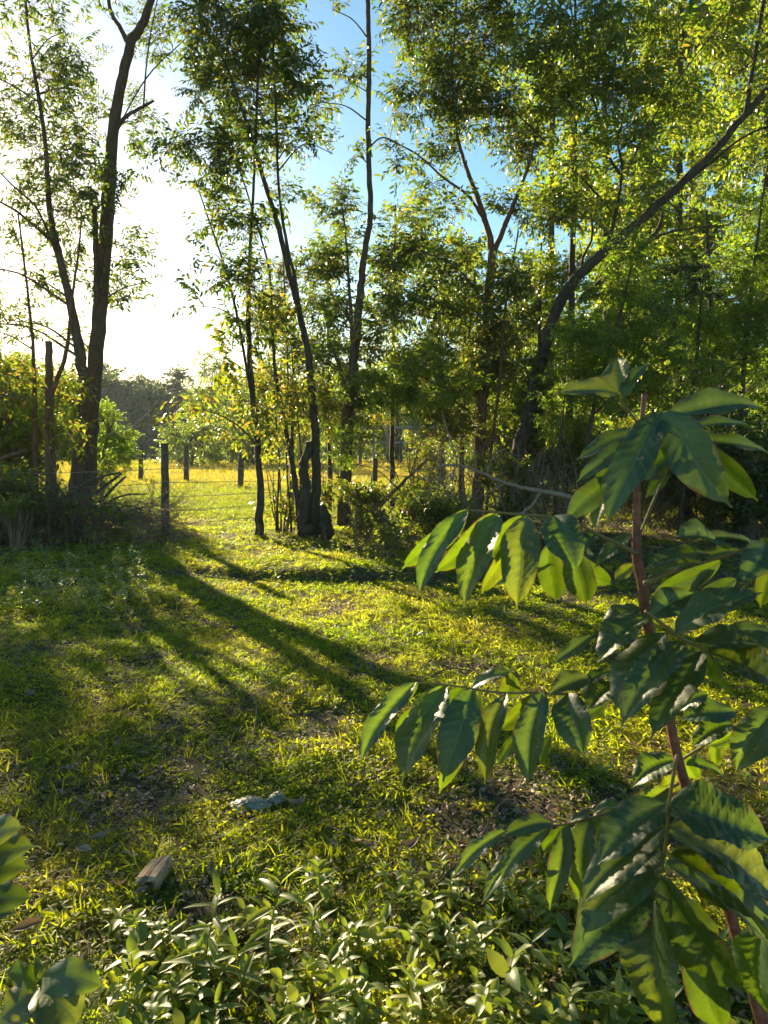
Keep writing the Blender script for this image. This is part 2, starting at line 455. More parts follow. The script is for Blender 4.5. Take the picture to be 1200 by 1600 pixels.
NPROTO = 5
SPRAY = {}
def spray_protos(spec):
    """leafy sprays along +X, about sl long, drooping to -Z; instanced into the crowns"""
    if spec in SPRAY: return SPRAY[spec]
    sp = SPEC[spec]; out = []
    for k in range(NPROTO):
        lmb, tmb = MB(), MB(); sl = sp['sl']
        axes = [(np.zeros(3), np.array([sl, 0, -.12 * sl * sp['droop']]), .5)]
        for j in range(2 if spec != 'fern' else 3):
            u = RNG.uniform(.15, .55); sgn = 1 if j % 2 else -1
            p = axes[0][0] * (1 - u) + axes[0][1] * u + np.array([0, 0, .05 * sl])
            axes.append((p, p + sl * RNG.uniform(.4, .6) * norm(np.array([.8, sgn * RNG.uniform(.5, .9), RNG.uniform(-.5, .2)])), .25))
        for (p0, p1, share) in axes:
            bow = np.array([0, 0, .10 * np.linalg.norm(p1 - p0)])
            twigs(tmb, [p0], [p1], .0032, .0013, bow)
            n = max(4, int(round(sp['n'] * share / (1 if spec != 'fern' else 1.25))))
            u = ((np.arange(n) + .5) / n * .95 + .08)[:, None]
            q = p0 * (1 - u) + p1 * u + 2 * u * (1 - u) * bow
            ax = norm(p1 - p0)[None]
            side = norm(np.cross(ax, np.array([0, 0, 1.0]) + RNG.normal(0, .3, (n, 3))))
            sg = np.where(np.arange(n) % 2, 1, -1)[:, None]
            t = ax * .55 + side * sg * .8 + np.array([0, 0, -1.0]) * sp['droop'] + RNG.normal(0, .28, (n, 3))
            nn = np.array([0, 0, 1.0]) + RNG.normal(0, .55, (n, 3)) + ax * .2
            LL = sp['L'] * RNG.uniform(.65, 1.2, n); WW = LL * sp['W'] / sp['L'] * RNG.uniform(.8, 1.2, n)
            leaves(lmb, q, t, nn, LL, WW)
        nl = lmb.n
        allmb = MB(); allmb.v = lmb.v + tmb.v; allmb.n = lmb.n + tmb.n
        allmb.q = lmb.q + [a + nl for a in tmb.q]; allmb.t = lmb.t
        me = allmb.mesh('leaf_spray', M[sp['mat']]); me.materials.append(M['twig'])
        mi = np.zeros(len(me.polygons), np.int32)
        ls = np.zeros(len(me.polygons), np.int32); me.polygons.foreach_get('loop_start', ls)
        vi = np.zeros(len(me.loops), np.int32); me.loops.foreach_get('vertex_index', vi)
        mi[vi[ls] >= nl] = 1
        me.polygons.foreach_set('material_index', mi)
        out.append(bpy.data.objects.new('leaf_spray', me))
    SPRAY[spec] = out
    return out

def foliage(acc, tmb, hubs_src, clusters, spec, mult=1.0):
    """clusters: world centre, radii(3), number of sprays; acc collects (point, euler, scale)"""
    sp = SPEC[spec]
    for (c, rad, ns) in clusters:
        ns = max(3, int(ns * mult))
        c = np.asarray(c); rad = np.asarray(rad)
        # branch from the nearest fitting point of a stem to the middle of the cluster
        if hubs_src is not None and len(hubs_src):
            d = hubs_src[:, :3] - c
            cost = np.linalg.norm(d, axis=1) + 1.2 * np.maximum(0, d[:, 2] + .35 * np.hypot(d[:, 0], d[:, 1]))
            k = int(np.argmin(cost)); a = hubs_src[k]
            dist = np.linalg.norm(a[:3] - c)
            if dist > .15:
                mid = (a[:3] + c) / 2 + np.array([0, 0, .12 * dist]) + RNG.normal(0, .05 * dist, 3)
                r0 = min(a[3] * .6, .006 + .011 * dist)
                pp, rr = smooth_path([a[:3], mid, c], [r0, r0 * .7, max(.004, r0 * .4)], 4)
                tube(tmb, pp, rr, 5, .1, False)
        k = max(2, ns // 5)
        sub = c + rand_ball(k, .1) * rad * .8
        twigs(tmb, np.repeat(c[None], k, 0), sub, .007, .003, RNG.normal(0, .06, (k, 3)) * rad)
        own = RNG.integers(0, k, ns)
        p0 = sub[own]
        p1 = c + rand_ball(ns, .4) * rad * 1.32
        d = p1 - p0; L = np.linalg.norm(d, axis=1, keepdims=True)
        d = norm(d + RNG.normal(0, .3, d.shape) * L + np.array([0, 0, sp['up']]))
        sl = sp['sl'] * RNG.uniform(.65, 1.3, (ns, 1))
        far = np.maximum(0, L - sl)
        st = p0 + norm(p1 - p0) * far * .9
        m = far[:, 0] > .12
        twigs(tmb, p0[m], st[m], .0035, .0025, None)
        yaw = np.arctan2(d[:, 1], d[:, 0]); pit = -np.arcsin(np.clip(d[:, 2], -1, 1))
        acc.append((st, np.stack([RNG.normal(0, .35, ns), pit, yaw], -1), sl[:, 0] / sp['sl']))

DENS = 2.5
def pxc(lst, Y, dens=1.0, spec='tree', flat=.8):
    """clusters given as photo ellipses px, py, rx, ry, density[, depth offset]"""
    out = []
    for c in lst:
        px, py, rx, ry, de = c[:5]; dy = c[5] if len(c) > 5 else RNG.uniform(-.8, .8) * (Y / 15)
        YY = Y + dy; s = YY / F
        sp = SPEC[spec]
        area = math.pi * rx * ry * s * s
        leafa = sp['L'] * sp['W'] * .7 * .55 * sp['n']
        out.append((P(px, py, YY), (rx * s, max(.3, flat * (rx + ry) / 2 * s), ry * s), de * dens * DENS * area / leafa))
    return out

def tree(name, label, Y, stems, groups, cat='tree', bark='bark', group=None, mult=1.0, twigmat='twig', base=None, ws=.85):
    """stems: (part name, [(px, py, width px[, depth offset])...]); groups: (spec, photo-ellipse clusters)"""
    paths = []
    for nm, pts in stems:
        w3 = []; r = []
        for q in pts:
            YY = Y + (q[3] if len(q) > 3 else 0)
            w3.append(P(q[0], q[1], YY)); r.append(q[2] * ws / 2 * YY / F)
        paths.append((nm, np.array(w3), np.array(r)))
    if base is None: base = paths[0][1][0].copy()
    base = np.array(base); base[2] = float(H(base[0], base[1]))
    root = thing(name, base, label, cat, group)
    hubs = []
    for k, (nm, w3, r) in enumerate(paths):
        pp, rr = smooth_path(w3, r, 6)
        if nm in ('trunk', 'stem'):      # carry it into the ground with a root flare
            z0 = float(H(pp[0][0], pp[0][1]))
            foot = pp[0].copy(); foot[2] = z0 - .12
            if pp[0][2] > z0 + .05:
                pp = np.vstack([foot, [pp[0] * .6 + foot * .4], pp]); rr = np.concatenate([[rr[0] * 1.25, rr[0] * 1.06], rr])
            else:
                pp = np.vstack([foot, pp]); rr = np.concatenate([[rr[0] * 1.15], rr])
        wob = RNG.normal(0, 1, pp.shape) * rr[:, None] * .10
        mb = MB(); tube(mb, pp + wob, rr, 14 if rr.max() > .1 else 8, .06)
        mb.build(nm, M[bark], root)
        hubs.append(np.column_stack([pp, rr]))
    hubs = np.concatenate(hubs)
    tmb = MB()
    for spec, cl in groups:
        acc = []
        foliage(acc, tmb, hubs, pxc(cl, Y, mult, spec), spec)
        V = np.concatenate([q[0] for q in acc]) - base; n = len(V)
        instancer('crown', spray_protos(spec), None, None, np.concatenate([q[2] for q in acc]), RNG.integers(0, NPROTO, n), V=V, rot=np.concatenate([q[1] for q in acc]), parent=root)
    if tmb.n: tag(tmb.build('twigs', M[twigmat], root), kind='stuff')
    return root

# tree A: the big one at the left
tree('tall_tree', 'tall dark forked tree with flared foot, largest trunk at the left of the meadow', 15.5,
     [('trunk', [(128, 800, 60), (134, 750, 42), (143, 650, 32), (150, 560, 31), (158, 470, 30), (165, 380, 28), (170, 300, 27), (176, 210, 23), (190, 130, 20), (205, 70, 19), (228, 25, 16), (245, -40, 12), (262, -180, 8), (270, -330, 4)]),
      ('branch', [(203, 72, 12), (186, 40, 9), (171, 10, 8), (168, -60, 6), (160, -200, 3)]),
      ('branch', [(180, 205, 10), (197, 182, 8), (222, 168, 7), (240, 157, 5)]),
      ('branch', [(224, 168, 4), (228, 110, 3.5), (236, 50, 3), (250, -20, 2)]),
      ('branch', [(150, 500, 14, -.1), (151, 430, 13, -.2), (149, 370, 12, -.3), (148, 322, 11, -.3)]),
      ('branch', [(176, 215, 3), (230, 120, 3), (290, 60, 2), (310, 30, 1.5)]),
      ('stem', [(116, 790, 28, -.4), (124, 700, 24, -.4), (131, 620, 23, -.4), (126, 560, 23, -.4), (112, 480, 18, -.4), (95, 410, 15, -.4), (78, 330, 12, -.4), (72, 240, 9, -.4), (62, 160, 8, -.4), (48, 80, 6, -.4), (40, 0, 5, -.4), (30, -120, 3, -.4)]),
      ('branch', [(95, 415, 6, -.4), (60, 330, 5, -.8), (20, 290, 4, -1.2), (-30, 240, 3, -1.5)])],
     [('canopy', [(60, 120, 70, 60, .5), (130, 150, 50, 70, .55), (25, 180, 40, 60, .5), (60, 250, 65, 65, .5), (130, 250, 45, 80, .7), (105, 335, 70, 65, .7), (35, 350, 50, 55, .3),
                (212, 200, 35, 60, .4), (235, 50, 35, 60, .5), (100, 50, 60, 45, .35), (205, 400, 30, 50, .5), (230, 440, 22, 30, .5), (60, 440, 55, 50, .35), (125, 440, 50, 50, .35), (188, 470, 30, 40, .5),
                (30, 15, 55, 30, .4), (190, 300, 30, 50, .3), (165, 20, 30, 30, .25), (10, 500, 45, 45, .4), (110, 530, 35, 40, .22),
                (-60, 120, 60, 80, .35), (-90, 320, 50, 80, .25), (-35, 505, 42, 60, .6), (-80, 560, 50, 60, .6), (-50, 420, 40, 40, .3),  # low clusters left of view, added to deepen shade on the near ground
                (150, -90, 90, 60, .7), (250, -120, 70, 60, .6), (60, -120, 80, 70, .6), (200, -250, 110, 90, .8), (90, -260, 90, 80, .6), (270, -330, 80, 80, .8)])],
     bark='bark', mult=.8, ws=.70)

# tree B: sawn-off one left of it
tree('pollarded_tree', 'sawn-off reddish trunk with one side branch, left of the largest trunk', 14.0,
     [('trunk', [(80, 830, 26), (79, 760, 20), (78, 680, 16), (78, 620, 15), (77, 575, 13), (77, 534, 12)]),
      ('branch', [(80, 620, 10), (90, 590, 9), (101, 560, 8), (108, 520, 7), (112, 470, 5), (122, 400, 4), (128, 330, 2)]),
      ('stem', [(58, 820, 11, .3), (56, 700, 10, .3), (54, 600, 8, .3), (50, 520, 6, .3), (40, 430, 4, .3), (28, 330, 3, .3)]),
      ('branch', [(-20, 725, 9, -.5), (10, 714, 8, -.5), (42, 703, 7, -.5)])],
     [('warm', [(20, 610, 50, 45, .55), (60, 600, 30, 40, .4), (105, 600, 25, 45, .5), (110, 670, 25, 40, .6), (-40, 600, 50, 60, .8)]),
      ('tree', [(40, 540, 50, 30, .2), (-30, 520, 50, 40, .15)])],
     bark='bark_red')

# yellow green spray to the right of trunk A, and the bush at the left edge
tree('leafy_sapling', 'bright feathery young tree catching the sun just right of the largest trunk', 17.5,
     [('trunk', [(158, 775, 6), (160, 720, 5), (168, 680, 4), (180, 655, 3)])],
     [('fern', [(180, 690, 36, 26, 1.0), (160, 655, 24, 25, .8), (195, 715, 25, 18, .9), (140, 725, 20, 20, .7), (118, 640, 20, 30, .8), (108, 700, 24, 30, .8)])], bark='twig')
tree('bush', 'tall leafy bush with thin stems at the left edge behind the brush', 16.5,
     [('stem', [(20, 820, 5), (14, 700, 5), (8, 600, 4), (-6, 520, 3)]), ('stem', [(35, 820, 5), (38, 700, 4), (45, 620, 3)]), ('stem', [(-20, 820, 7), (-28, 700, 6), (-38, 560, 4), (-50, 460, 3)])],
     [('warm', [(15, 650, 55, 50, .9), (20, 720, 55, 40, .9), (-50, 640, 60, 70, 1.0), (-60, 520, 60, 50, .15), (60, 700, 35, 45, .6), (10, 780, 60, 35, .8), (-60, 760, 60, 60, 1.0)]),
      ('fern', [(10, 580, 45, 30, .9), (50, 640, 35, 35, .6)])], cat='bush', bark='twig')

# tree C: clump of stems left of the middle
tree('clump_tree', 'clump of slender leaning stems from one dark stool, just left of the middle', 12.5,
     [('trunk', [(492, 815, 22), (494, 740, 17), (491, 660, 15), (486, 590, 14), (477, 530, 12), (466, 480, 11), (450, 420, 10), (434, 350, 9), (415, 290, 8), (398, 235, 7), (378, 170, 6), (352, 100, 5), (320, 40, 4), (300, -30, 3), (290, -140, 2)]),
      ('stem', [(470, 825, 13), (462, 760, 11), (452, 700, 9), (441, 640, 7), (430, 580, 6), (425, 500, 5), (420, 420, 4), (395, 330, 3), (360, 220, 3)]),
      ('stem', [(405, 822, 17, .1), (407, 760, 13, .1), (402, 690, 12, .1), (397, 640, 11, .1), (391, 570, 10, .1), (388, 490, 9, .1), (390, 400, 7, .1), (396, 300, 5, .1), (400, 200, 5, .1), (404, 80, 4, .1), (408, -60, 3, .1)]),
      ('branch', [(398, 645, 6, .1), (384, 570, 5, 0), (372, 500, 5, 0), (352, 420, 4, 0), (325, 340, 3, 0), (305, 280, 2, 0)]),
      ('branch', [(470, 495, 7), (462, 440, 6), (448, 380, 6), (436, 300, 5), (432, 200, 5), (428, 100, 4), (425, 0, 3), (425, -120, 2)]),
      ('stump', [(480, 832, 34, -.1), (474, 800, 22, -.1), (478, 760, 19, -.1), (474, 730, 17, -.1), (482, 705, 15, -.1), (483, 690, 12, -.1)]),
      ('stump', [(512, 838, 26, -.3), (508, 810, 22, -.3), (504, 790, 12, -.3)]),
      ('stem', [(455, 820, 4, .3), (448, 720, 3, .3), (450, 600, 3, .3), (446, 480, 3, .3), (440, 360, 2, .3)]),
      ('stem', [(432, 810, 4, .5), (436, 720, 3.5, .5), (428, 600, 3, .5), (436, 470, 2.5, .5)]),
      ('stem', [(466, 810, 3, .4), (470, 720, 3, .4), (462, 620, 3, .4), (455, 540, 2, .4)]),
      ('branch', [(404, 700, 4, -.2), (380, 672, 3, -.4), (350, 652, 2.5, -.6), (318, 640, 1.5, -.8)])],
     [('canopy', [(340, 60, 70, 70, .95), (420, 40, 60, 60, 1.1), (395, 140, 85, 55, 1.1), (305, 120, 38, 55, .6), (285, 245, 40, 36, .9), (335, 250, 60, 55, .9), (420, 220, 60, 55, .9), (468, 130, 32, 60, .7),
                (370, 350, 55, 48, .75), (330, 310, 30, 30, .5), (480, 215, 30, 40, .4), (520, 240, 20, 28, .35), (380, 440, 45, 45, .8), (325, 395, 22, 22, .4), (395, 520, 40, 45, .7), (310, 478, 13, 18, .35), (445, 320, 35, 35, .4),
                (360, -70, 90, 70, .9), (430, -150, 80, 80, .9), (310, -130, 80, 90, .8)]),
      ('warm', [(430, 590, 50, 45, .4), (375, 600, 30, 35, .45), (440, 500, 30, 40, .4), (300, 640, 36, 22, .5, -.9), (355, 690, 45, 22, .35, -.5), (430, 690, 45, 45, .3), (385, 650, 28, 28, .35), (350, 560, 26, 34, .35), (415, 640, 40, 50, .35), (470, 640, 34, 60, .35), (405, 470, 50, 60, .35)])],
     bark='bark_dark')

# tree D: tall thin one in the middle
tree('slender_tree', 'tall single thin trunk with a kink, rising past the top in the middle', 14.5,
     [('trunk', [(539, 790, 26), (541, 730, 22), (543, 660, 21), (549, 600, 19), (556, 530, 16), (563, 460, 14), (570, 390, 11), (579, 335, 10), (577, 270, 9.5), (575, 190, 9), (577, 100, 8.5), (575, 20, 8), (576, -60, 7), (578, -200, 5), (580, -350, 3)]),
      ('branch', [(552, 560, 8), (549, 500, 7), (545, 440, 5), (542, 390, 4), (536, 330, 3)]),
      ('branch', [(548, 640, 8), (535, 590, 6), (522, 550, 5), (516, 535, 4)]),
      ('branch', [(577, 230, 3), (600, 215, 3), (640, 235, 2), (680, 260, 2)]),
      ('branch', [(575, 60, 3), (550, 30, 2), (520, 15, 1.5)])],
     [('canopy', [(520, 335, 40, 42, .8), (500, 420, 48, 46, .8), (540, 400, 30, 40, .6), (600, 430, 36, 50, .7), (520, 490, 50, 40, .6), (560, 640, 40, 34, .5), (505, 570, 36, 40, .5), (528, 8, 16, 14, .5), (550, 250, 18, 22, .5),
                (600, 350, 22, 30, .4), (570, -150, 80, 70, .9), (600, -290, 90, 80, .9), (540, 130, 30, 40, .5), (500, 160, 25, 45, .4)]),
      ('warm', [(520, 640, 34, 60, .4), (575, 660, 34, 34, .35), (590, 520, 40, 50, .35), (560, 560, 40, 40, .3)]),
      ('fern', [(575, 590, 36, 22, .8, -.8), (600, 630, 40, 26, .6, -.6), (530, 700, 30, 24, .5, -.8)])],
     bark='bark')

# tree E: forked tree right of the middle
tree('forked_tree', 'forked tree with drooping leafy limbs, between the thin trunk and the ivy-covered one', 14.0,
     [('trunk', [(742, 810, 26), (750, 740, 22), (752, 650, 20), (757, 580, 19), (761, 500, 18), (766, 440, 17), (770, 390, 16)]),
      ('branch', [(770, 395, 13), (760, 350, 11), (745, 305, 9), (728, 260, 7), (712, 200, 5), (706, 120, 4), (712, 30, 3), (715, -80, 2)]),
      ('branch', [(771, 395, 10), (790, 350, 9), (806, 310, 7), (822, 270, 6), (836, 220, 4), (850, 130, 3), (866, 40, 2)]),
      ('branch', [(757, 345, 6), (730, 305, 5), (690, 275, 4), (650, 240, 3), (600, 215, 2)]),
      ('branch', [(762, 480, 5), (725, 430, 4), (690, 405, 3), (650, 390, 2)]),
      ('branch', [(752, 660, 5, -.3), (715, 630, 4, -.6), (680, 600, 3, -.8), (640, 580, 2, -1)]),
      ('stem', [(760, 800, 6, -.4), (768, 700, 5, -.4), (780, 600, 5, -.4), (790, 480, 4, -.4), (810, 360, 3, -.4)]),
      ('stem', [(728, 805, 5, .4), (722, 700, 4, .4), (730, 560, 4, .4), (742, 430, 3, .4)])],
     [('canopy', [(655, 50, 60, 50, 1.1), (700, 130, 60, 65, 1.2), (635, 165, 40, 45, .7), (760, 60, 65, 65, 1.1), (765, 170, 60, 55, 1.1), (690, 230, 38, 40, .7), (660, 300, 30, 30, .45), (645, 400, 45, 40, .7), (705, 350, 35, 36, .5),
                (720, 430, 45, 42, .7), (690, 490, 60, 42, .9), (640, 480, 40, 42, .7), (815, 240, 50, 50, .8), (800, 330, 38, 40, .6), (790, 450, 50, 50, .8), (620, 250, 28, 32, .4),
                (700, -70, 100, 70, 1.1), (800, -100, 90, 80, 1.1), (740, -220, 120, 90, 1.1)]),
      ('fern', [(660, 570, 55, 30, .9, -1.0), (700, 610, 45, 28, .9, -1.2), (630, 620, 40, 28, .6, -.5)]),
      ('shrub', [(700, 670, 55, 40, .8, -.6), (740, 600, 36, 60, .9), (760, 700, 40, 40, .7), (785, 560, 36, 60, .9)])],
     bark='bark_red')

# tree F: ivy-covered trunk with the great limb leaning right
tree('leaning_tree', 'ivy-covered dark trunk whose thick bare limb leans up to the right edge', 12.8,
     [('trunk', [(795, 825, 40), (803, 760, 34), (812, 700, 31), (824, 650, 29), (838, 590, 27), (858, 520, 25), (880, 462, 24), (910, 425, 23), (950, 388, 21), (1000, 345, 20), (1045, 305, 18), (1090, 262, 17), (1120, 232, 16), (1150, 195, 15), (1175, 168, 14), (1215, 120, 13), (1280, 40, 11), (1340, -60, 8), (1400, -200, 4)]),
      ('branch', [(1165, 178, 11), (1172, 130, 10), (1182, 75, 9), (1190, 20, 9), (1200, -50, 7), (1205, -150, 4)]),
      ('branch', [(905, 470, 14, .3), (940, 440, 15, .3), (985, 405, 13, .3), (1010, 380, 11, .3), (1030, 355, 10, .3), (1035, 330, 4, .3)]),
      ('branch', [(945, 395, 10), (958, 350, 9), (968, 300, 7), (972, 260, 6), (965, 215, 5), (985, 160, 4), (990, 80, 3)]),
      ('branch', [(970, 275, 6), (950, 240, 6), (935, 180, 5), (915, 120, 5), (900, 60, 4), (888, -20, 3)]),
      ('branch', [(955, 330, 6), (920, 290, 5), (870, 240, 5), (830, 200, 4), (790, 160, 3)]),
      ('branch', [(1060, 295, 6), (1110, 255, 5), (1160, 215, 5, -.4), (1220, 190, 4, -.6)]),
      ('branch', [(1000, 385, 5, .3), (1040, 365, 5, .1), (1090, 355, 4, 0), (1140, 350, 3, 0), (1150, 330, 2, 0)]),
      ('stem', [(893, 460, 15, 1.5), (895, 380, 13, 1.5), (898, 300, 12, 1.5), (898, 220, 9, 1.5), (900, 100, 7, 1.5), (898, -30, 5, 1.5)]),
      ('branch', [(905, 440, 7, 1.2), (912, 400, 6, 1), (925, 370, 5, .8), (920, 320, 4, .8), (905, 300, 3, .8)])],
     [('tree', [(860, 60, 60, 55, .8), (930, 50, 60, 55, .9), (1000, 40, 60, 50, .9), (880, 150, 55, 50, .8), (960, 140, 60, 50, .9), (1030, 130, 50, 55, .8), (900, 250, 50, 45, .8), (1100, 60, 50, 50, .6), (1150, 110, 40, 50, .5),
                (1000, 220, 55, 45, .8), (870, 340, 50, 45, .8), (940, 320, 50, 36, .6), (1080, 180, 45, 45, .7), (1110, 310, 50, 30, .3), (1180, 250, 45, 50, .5), (1000, 290, 40, 30, .4),
                (900, -90, 90, 70, 1.0), (1020, -90, 90, 70, 1.0), (1150, -80, 90, 80, .9), (1280, -40, 90, 90, .9), (1060, -230, 140, 90, 1.0), (1300, 130, 70, 80, .8)]),
      ('warm', [(1140, 18, 30, 20, .8, -3), (820, 90, 40, 30, .4), (1010, 110, 50, 40, .3)]),
      ('ivy', [(826, 640, 26, 50, 1.6), (812, 710, 24, 50, 1.6), (845, 570, 24, 40, 1.3), (800, 780, 26, 36, 1.2), (870, 500, 26, 30, 1.0), (758, 560, 26, 60, .8, 1.0), (756, 500, 22, 50, .8, 1.0)])],
     bark='bark_dark', ws=.70)

# feathery bright trees at the right
tree('feathery_tree', 'bright green feathery tree in full sun behind the top of the foreground sapling', 11.5,
     [('trunk', [(905, 830, 11), (912, 740, 9), (925, 650, 8), (948, 560, 7), (972, 480, 5), (985, 420, 4), (990, 380, 2)]),
      ('stem', [(868, 822, 6), (870, 740, 5), (880, 640, 4), (884, 560, 3), (896, 500, 2)]),
      ('branch', [(925, 650, 4), (960, 620, 4), (1010, 590, 3), (1050, 570, 2)]),
      ('branch', [(948, 560, 4), (920, 520, 3), (890, 500, 2)])],
     [('fern', [(985, 400, 40, 36, .8), (960, 460, 55, 36, .9), (920, 520, 55, 40, .9), (980, 530, 60, 40, .9), (1030, 480, 40, 40, .7), (900, 590, 50, 40, .9), (950, 600, 45, 40, .8), (1040, 560, 45, 35, .6), (870, 650, 30, 35, .5)])],
     bark='bark_dark')
tree('feathery_tree', 'feathery light green tree at the right edge above the sapling, top right of the thicket', 12.5,
     [('trunk', [(1150, 830, 13), (1155, 720, 11), (1160, 600, 9), (1168, 500, 8), (1180, 400, 6), (1190, 320, 4), (1200, 250, 2)]),
      ('stem', [(1060, 840, 10), (1070, 740, 8), (1082, 640, 7), (1090, 540, 6), (1098, 440, 4), (1104, 380, 2)]),
      ('branch', [(1165, 520, 5), (1130, 470, 4), (1100, 450, 3)])],
     [('fern', [(1170, 330, 50, 36, .7), (1190, 400, 50, 45, 1.0), (1130, 420, 45, 40, .6), (1180, 490, 50, 45, .8), (1110, 500, 45, 40, .6), (1150, 570, 50, 40, .6), (1080, 580, 40, 40, .5), (1200, 600, 50, 60, .6), (1260, 450, 60, 90, .8), (1290, 620, 60, 90, .8)]),
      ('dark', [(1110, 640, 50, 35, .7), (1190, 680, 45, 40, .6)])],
     bark='bark_dark')

# second row of trees on the right, straight trunks
def straight(px, Y, w, lean, label, cl, spec='mid', name='straight_tree', bark='bark_dark', top=-150, **kw):
    by = 695 + EYE * F / Y
    st = [('trunk', [(px, by, w * 1.5), (px + lean * .1, by - 100, w * 1.2), (px + lean * .3, by * .62 + top * .38, w), (px + lean * .6, by * .3 + top * .7, w * .85), (px + lean, top, w * .4)])]
    return tree(name, label, Y, st, [(spec, cl)], bark=bark, **kw)

def scatter_cl(x0, x1, y0, y1, n, r, d):
    return [(RNG.uniform(x0, x1), RNG.uniform(y0, y1), r * RNG.uniform(.8, 1.25), r * RNG.uniform(.6, 1.0), d * RNG.uniform(.7, 1.3), RNG.uniform(-2, 2)) for _ in range(n)]

straight(1058, 21, 12, 8, 'straight thin trunk seen high between leaves, left of two at top right', scatter_cl(980, 1130, -100, 560, 17, 48, .8))
straight(1084, 23, 14, -2, 'straight thin trunk seen high between leaves, right of two at top right', scatter_cl(1050, 1230, -100, 560, 18, 50, .8))
straight(1190, 24, 12, 14, 'dark leafy tree behind the thicket at the right edge', scatter_cl(1130, 1330, -60, 640, 18, 55, .9), 'mid')
straight(860, 20, 11, 4, 'leafy tree behind the ivy-covered trunk, filling the gap left of it', scatter_cl(790, 930, 60, 640, 14, 45, .7))
straight(950, 24, 11, -10, 'leafy tree behind the leaning limb with its crown low', scatter_cl(880, 1030, 330, 660, 13, 50, .9))
straight(1010, 27, 12, 6, 'deep green tree far back in the right-hand wood', scatter_cl(930, 1120, 300, 700, 14, 55, .9))
straight(690, 24, 8, -6, 'thin leafy tree in the gap right of the thin kinked trunk', scatter_cl(620, 760, 380, 640, 12, 40, .6), top=360)
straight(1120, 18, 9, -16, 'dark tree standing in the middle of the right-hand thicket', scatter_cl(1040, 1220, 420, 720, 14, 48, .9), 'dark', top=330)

# understory thicket
def shrub(px, py, Y, w, h, label, spec='shrub', dens=1.0, nst=6, name='shrub', group=None, mat='twig'):
    b = P(px, 700, Y); b[2] = float(H(b[0], b[1]))
    by = 695 + (EYE - b[2]) * F / Y
    sts = []
    for k in range(nst):
        dx = RNG.uniform(-.35, .35) * w
        sts.append(('stem', [(px + dx * .3, by, 3.5), (px + dx * .7 + RNG.uniform(-6, 6), by - h * .45, 2.6), (px + dx * 1.2, by - h * .9, 1.4)]))
    cl = []
    n = max(3, int(w * h / 1700))
    for k in range(n):
        cl.append((px + RNG.uniform(-.42, .42) * w, by - h * RNG.uniform(.15, .85), w * .22 + 8, h * .2 + 6, dens * RNG.uniform(.6, 1.2), RNG.uniform(-.5, .5)))
    return tree(name, label, Y, sts, [(spec, cl)], cat='shrub', bark=mat, group=group)

shrub(560, 800, 11.6, 90, 80, 'low green shrub at the foot of the thin kinked trunk', dens=1.0)
shrub(630, 820, 11.0, 110, 75, 'wide low shrub left of the foreground leaf sprays', dens=1.0)
shrub(690, 830, 11.2, 110, 85, 'low shrub behind the tip of the upper left leaf spray', dens=.8)
shrub(590, 860, 10.2, 110, 40, 'small creeping shrub at the edge of the sunlit grass', dens=.7, nst=4)
shrub(780, 820, 12.2, 120, 120, 'twiggy shrub around the foot of the ivy-covered trunk', 'shrub', .5, 12)
shrub(860, 810, 13.5, 130, 170, 'thin stemmed bush right of the ivy-covered trunk', 'shrub', .6, 12)
shrub(1100, 800, 13.0, 170, 170, 'tangled bush behind the right leaves of the sapling', 'shrub', .55, 16)
shrub(1010, 790, 15.5, 150, 150, 'twiggy bush directly behind the sapling stem', 'shrub', .5, 14)
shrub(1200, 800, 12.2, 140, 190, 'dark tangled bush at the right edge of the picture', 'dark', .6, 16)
shrub(930, 790, 17.5, 130, 150, 'airy bush deep in the wood left of the sapling stem', 'lit', .5, 10)
shrub(650, 740, 17.0, 130, 110, 'thin airy bush in front of the far shelter', 'shrub', .3, 10)
shrub(440, 790, 13.2, 80, 110, 'thin yellow leaved bush between the clump stems', 'warm', .3, 8)
shrub(500, 760, 14.0, 60, 120, 'slight bush between the clump and the thin kinked trunk', 'warm', .4, 6)
shrub(60, 840, 12.2, 150, 95, 'brown and green brushy bush at the lower left of the trunks', 'warm', .7, 14)
shrub(-50, 830, 12.0, 150, 130, 'leafy bush cut off by the left edge', 'shrub', .7, 12)
shrub(150, 835, 11.8, 120, 60, 'low shaded bush under the brush heap', 'warm', .45, 12)
shrub(25, 850, 11.0, 80, 70, 'weedy bush at the left edge of the brush', 'shrub', .6, 12)

straight(48, 19, 6, 4, 'leafy young tree behind the sawn-off trunk at the left', [(30, 590, 50, 40, 1.0), (60, 660, 50, 45, 1.0), (10, 690, 50, 45, 1.0), (95, 620, 36, 40, .8)], 'fern', top=560)
straight(-70, 20, 8, 6, 'leafy tree beyond the left edge of the brush', scatter_cl(-150, 0, 620, 760, 7, 45, .8), 'shrub', top=600)
straight(455, 17.5, 6, 8, 'thin young tree behind the slender clump, full of small leaves', [(430, 500, 45, 45, .8), (470, 560, 45, 45, .9), (420, 610, 40, 40, .8), (475, 640, 40, 40, .8), (440, 440, 35, 36, .6), (440, 690, 40, 26, .5)], 'shrub', top=400)
straight(515, 18, 6, -4, 'young tree filling the space left of the thin kinked trunk', [(505, 480, 40, 45, .8), (530, 560, 40, 45, .9), (500, 620, 40, 40, .9), (540, 660, 36, 30, .7), (510, 400, 32, 40, .6)], 'tree', top=380)
straight(612, 18, 7, 6, 'leafy young tree right of the thin kinked trunk', [(600, 500, 45, 45, .8), (640, 560, 50, 40, 1.0), (600, 600, 45, 36, .9), (650, 630, 40, 30, .7), (620, 430, 45, 40, .8), (650, 340, 40, 40, .6)], 'tree', top=320)
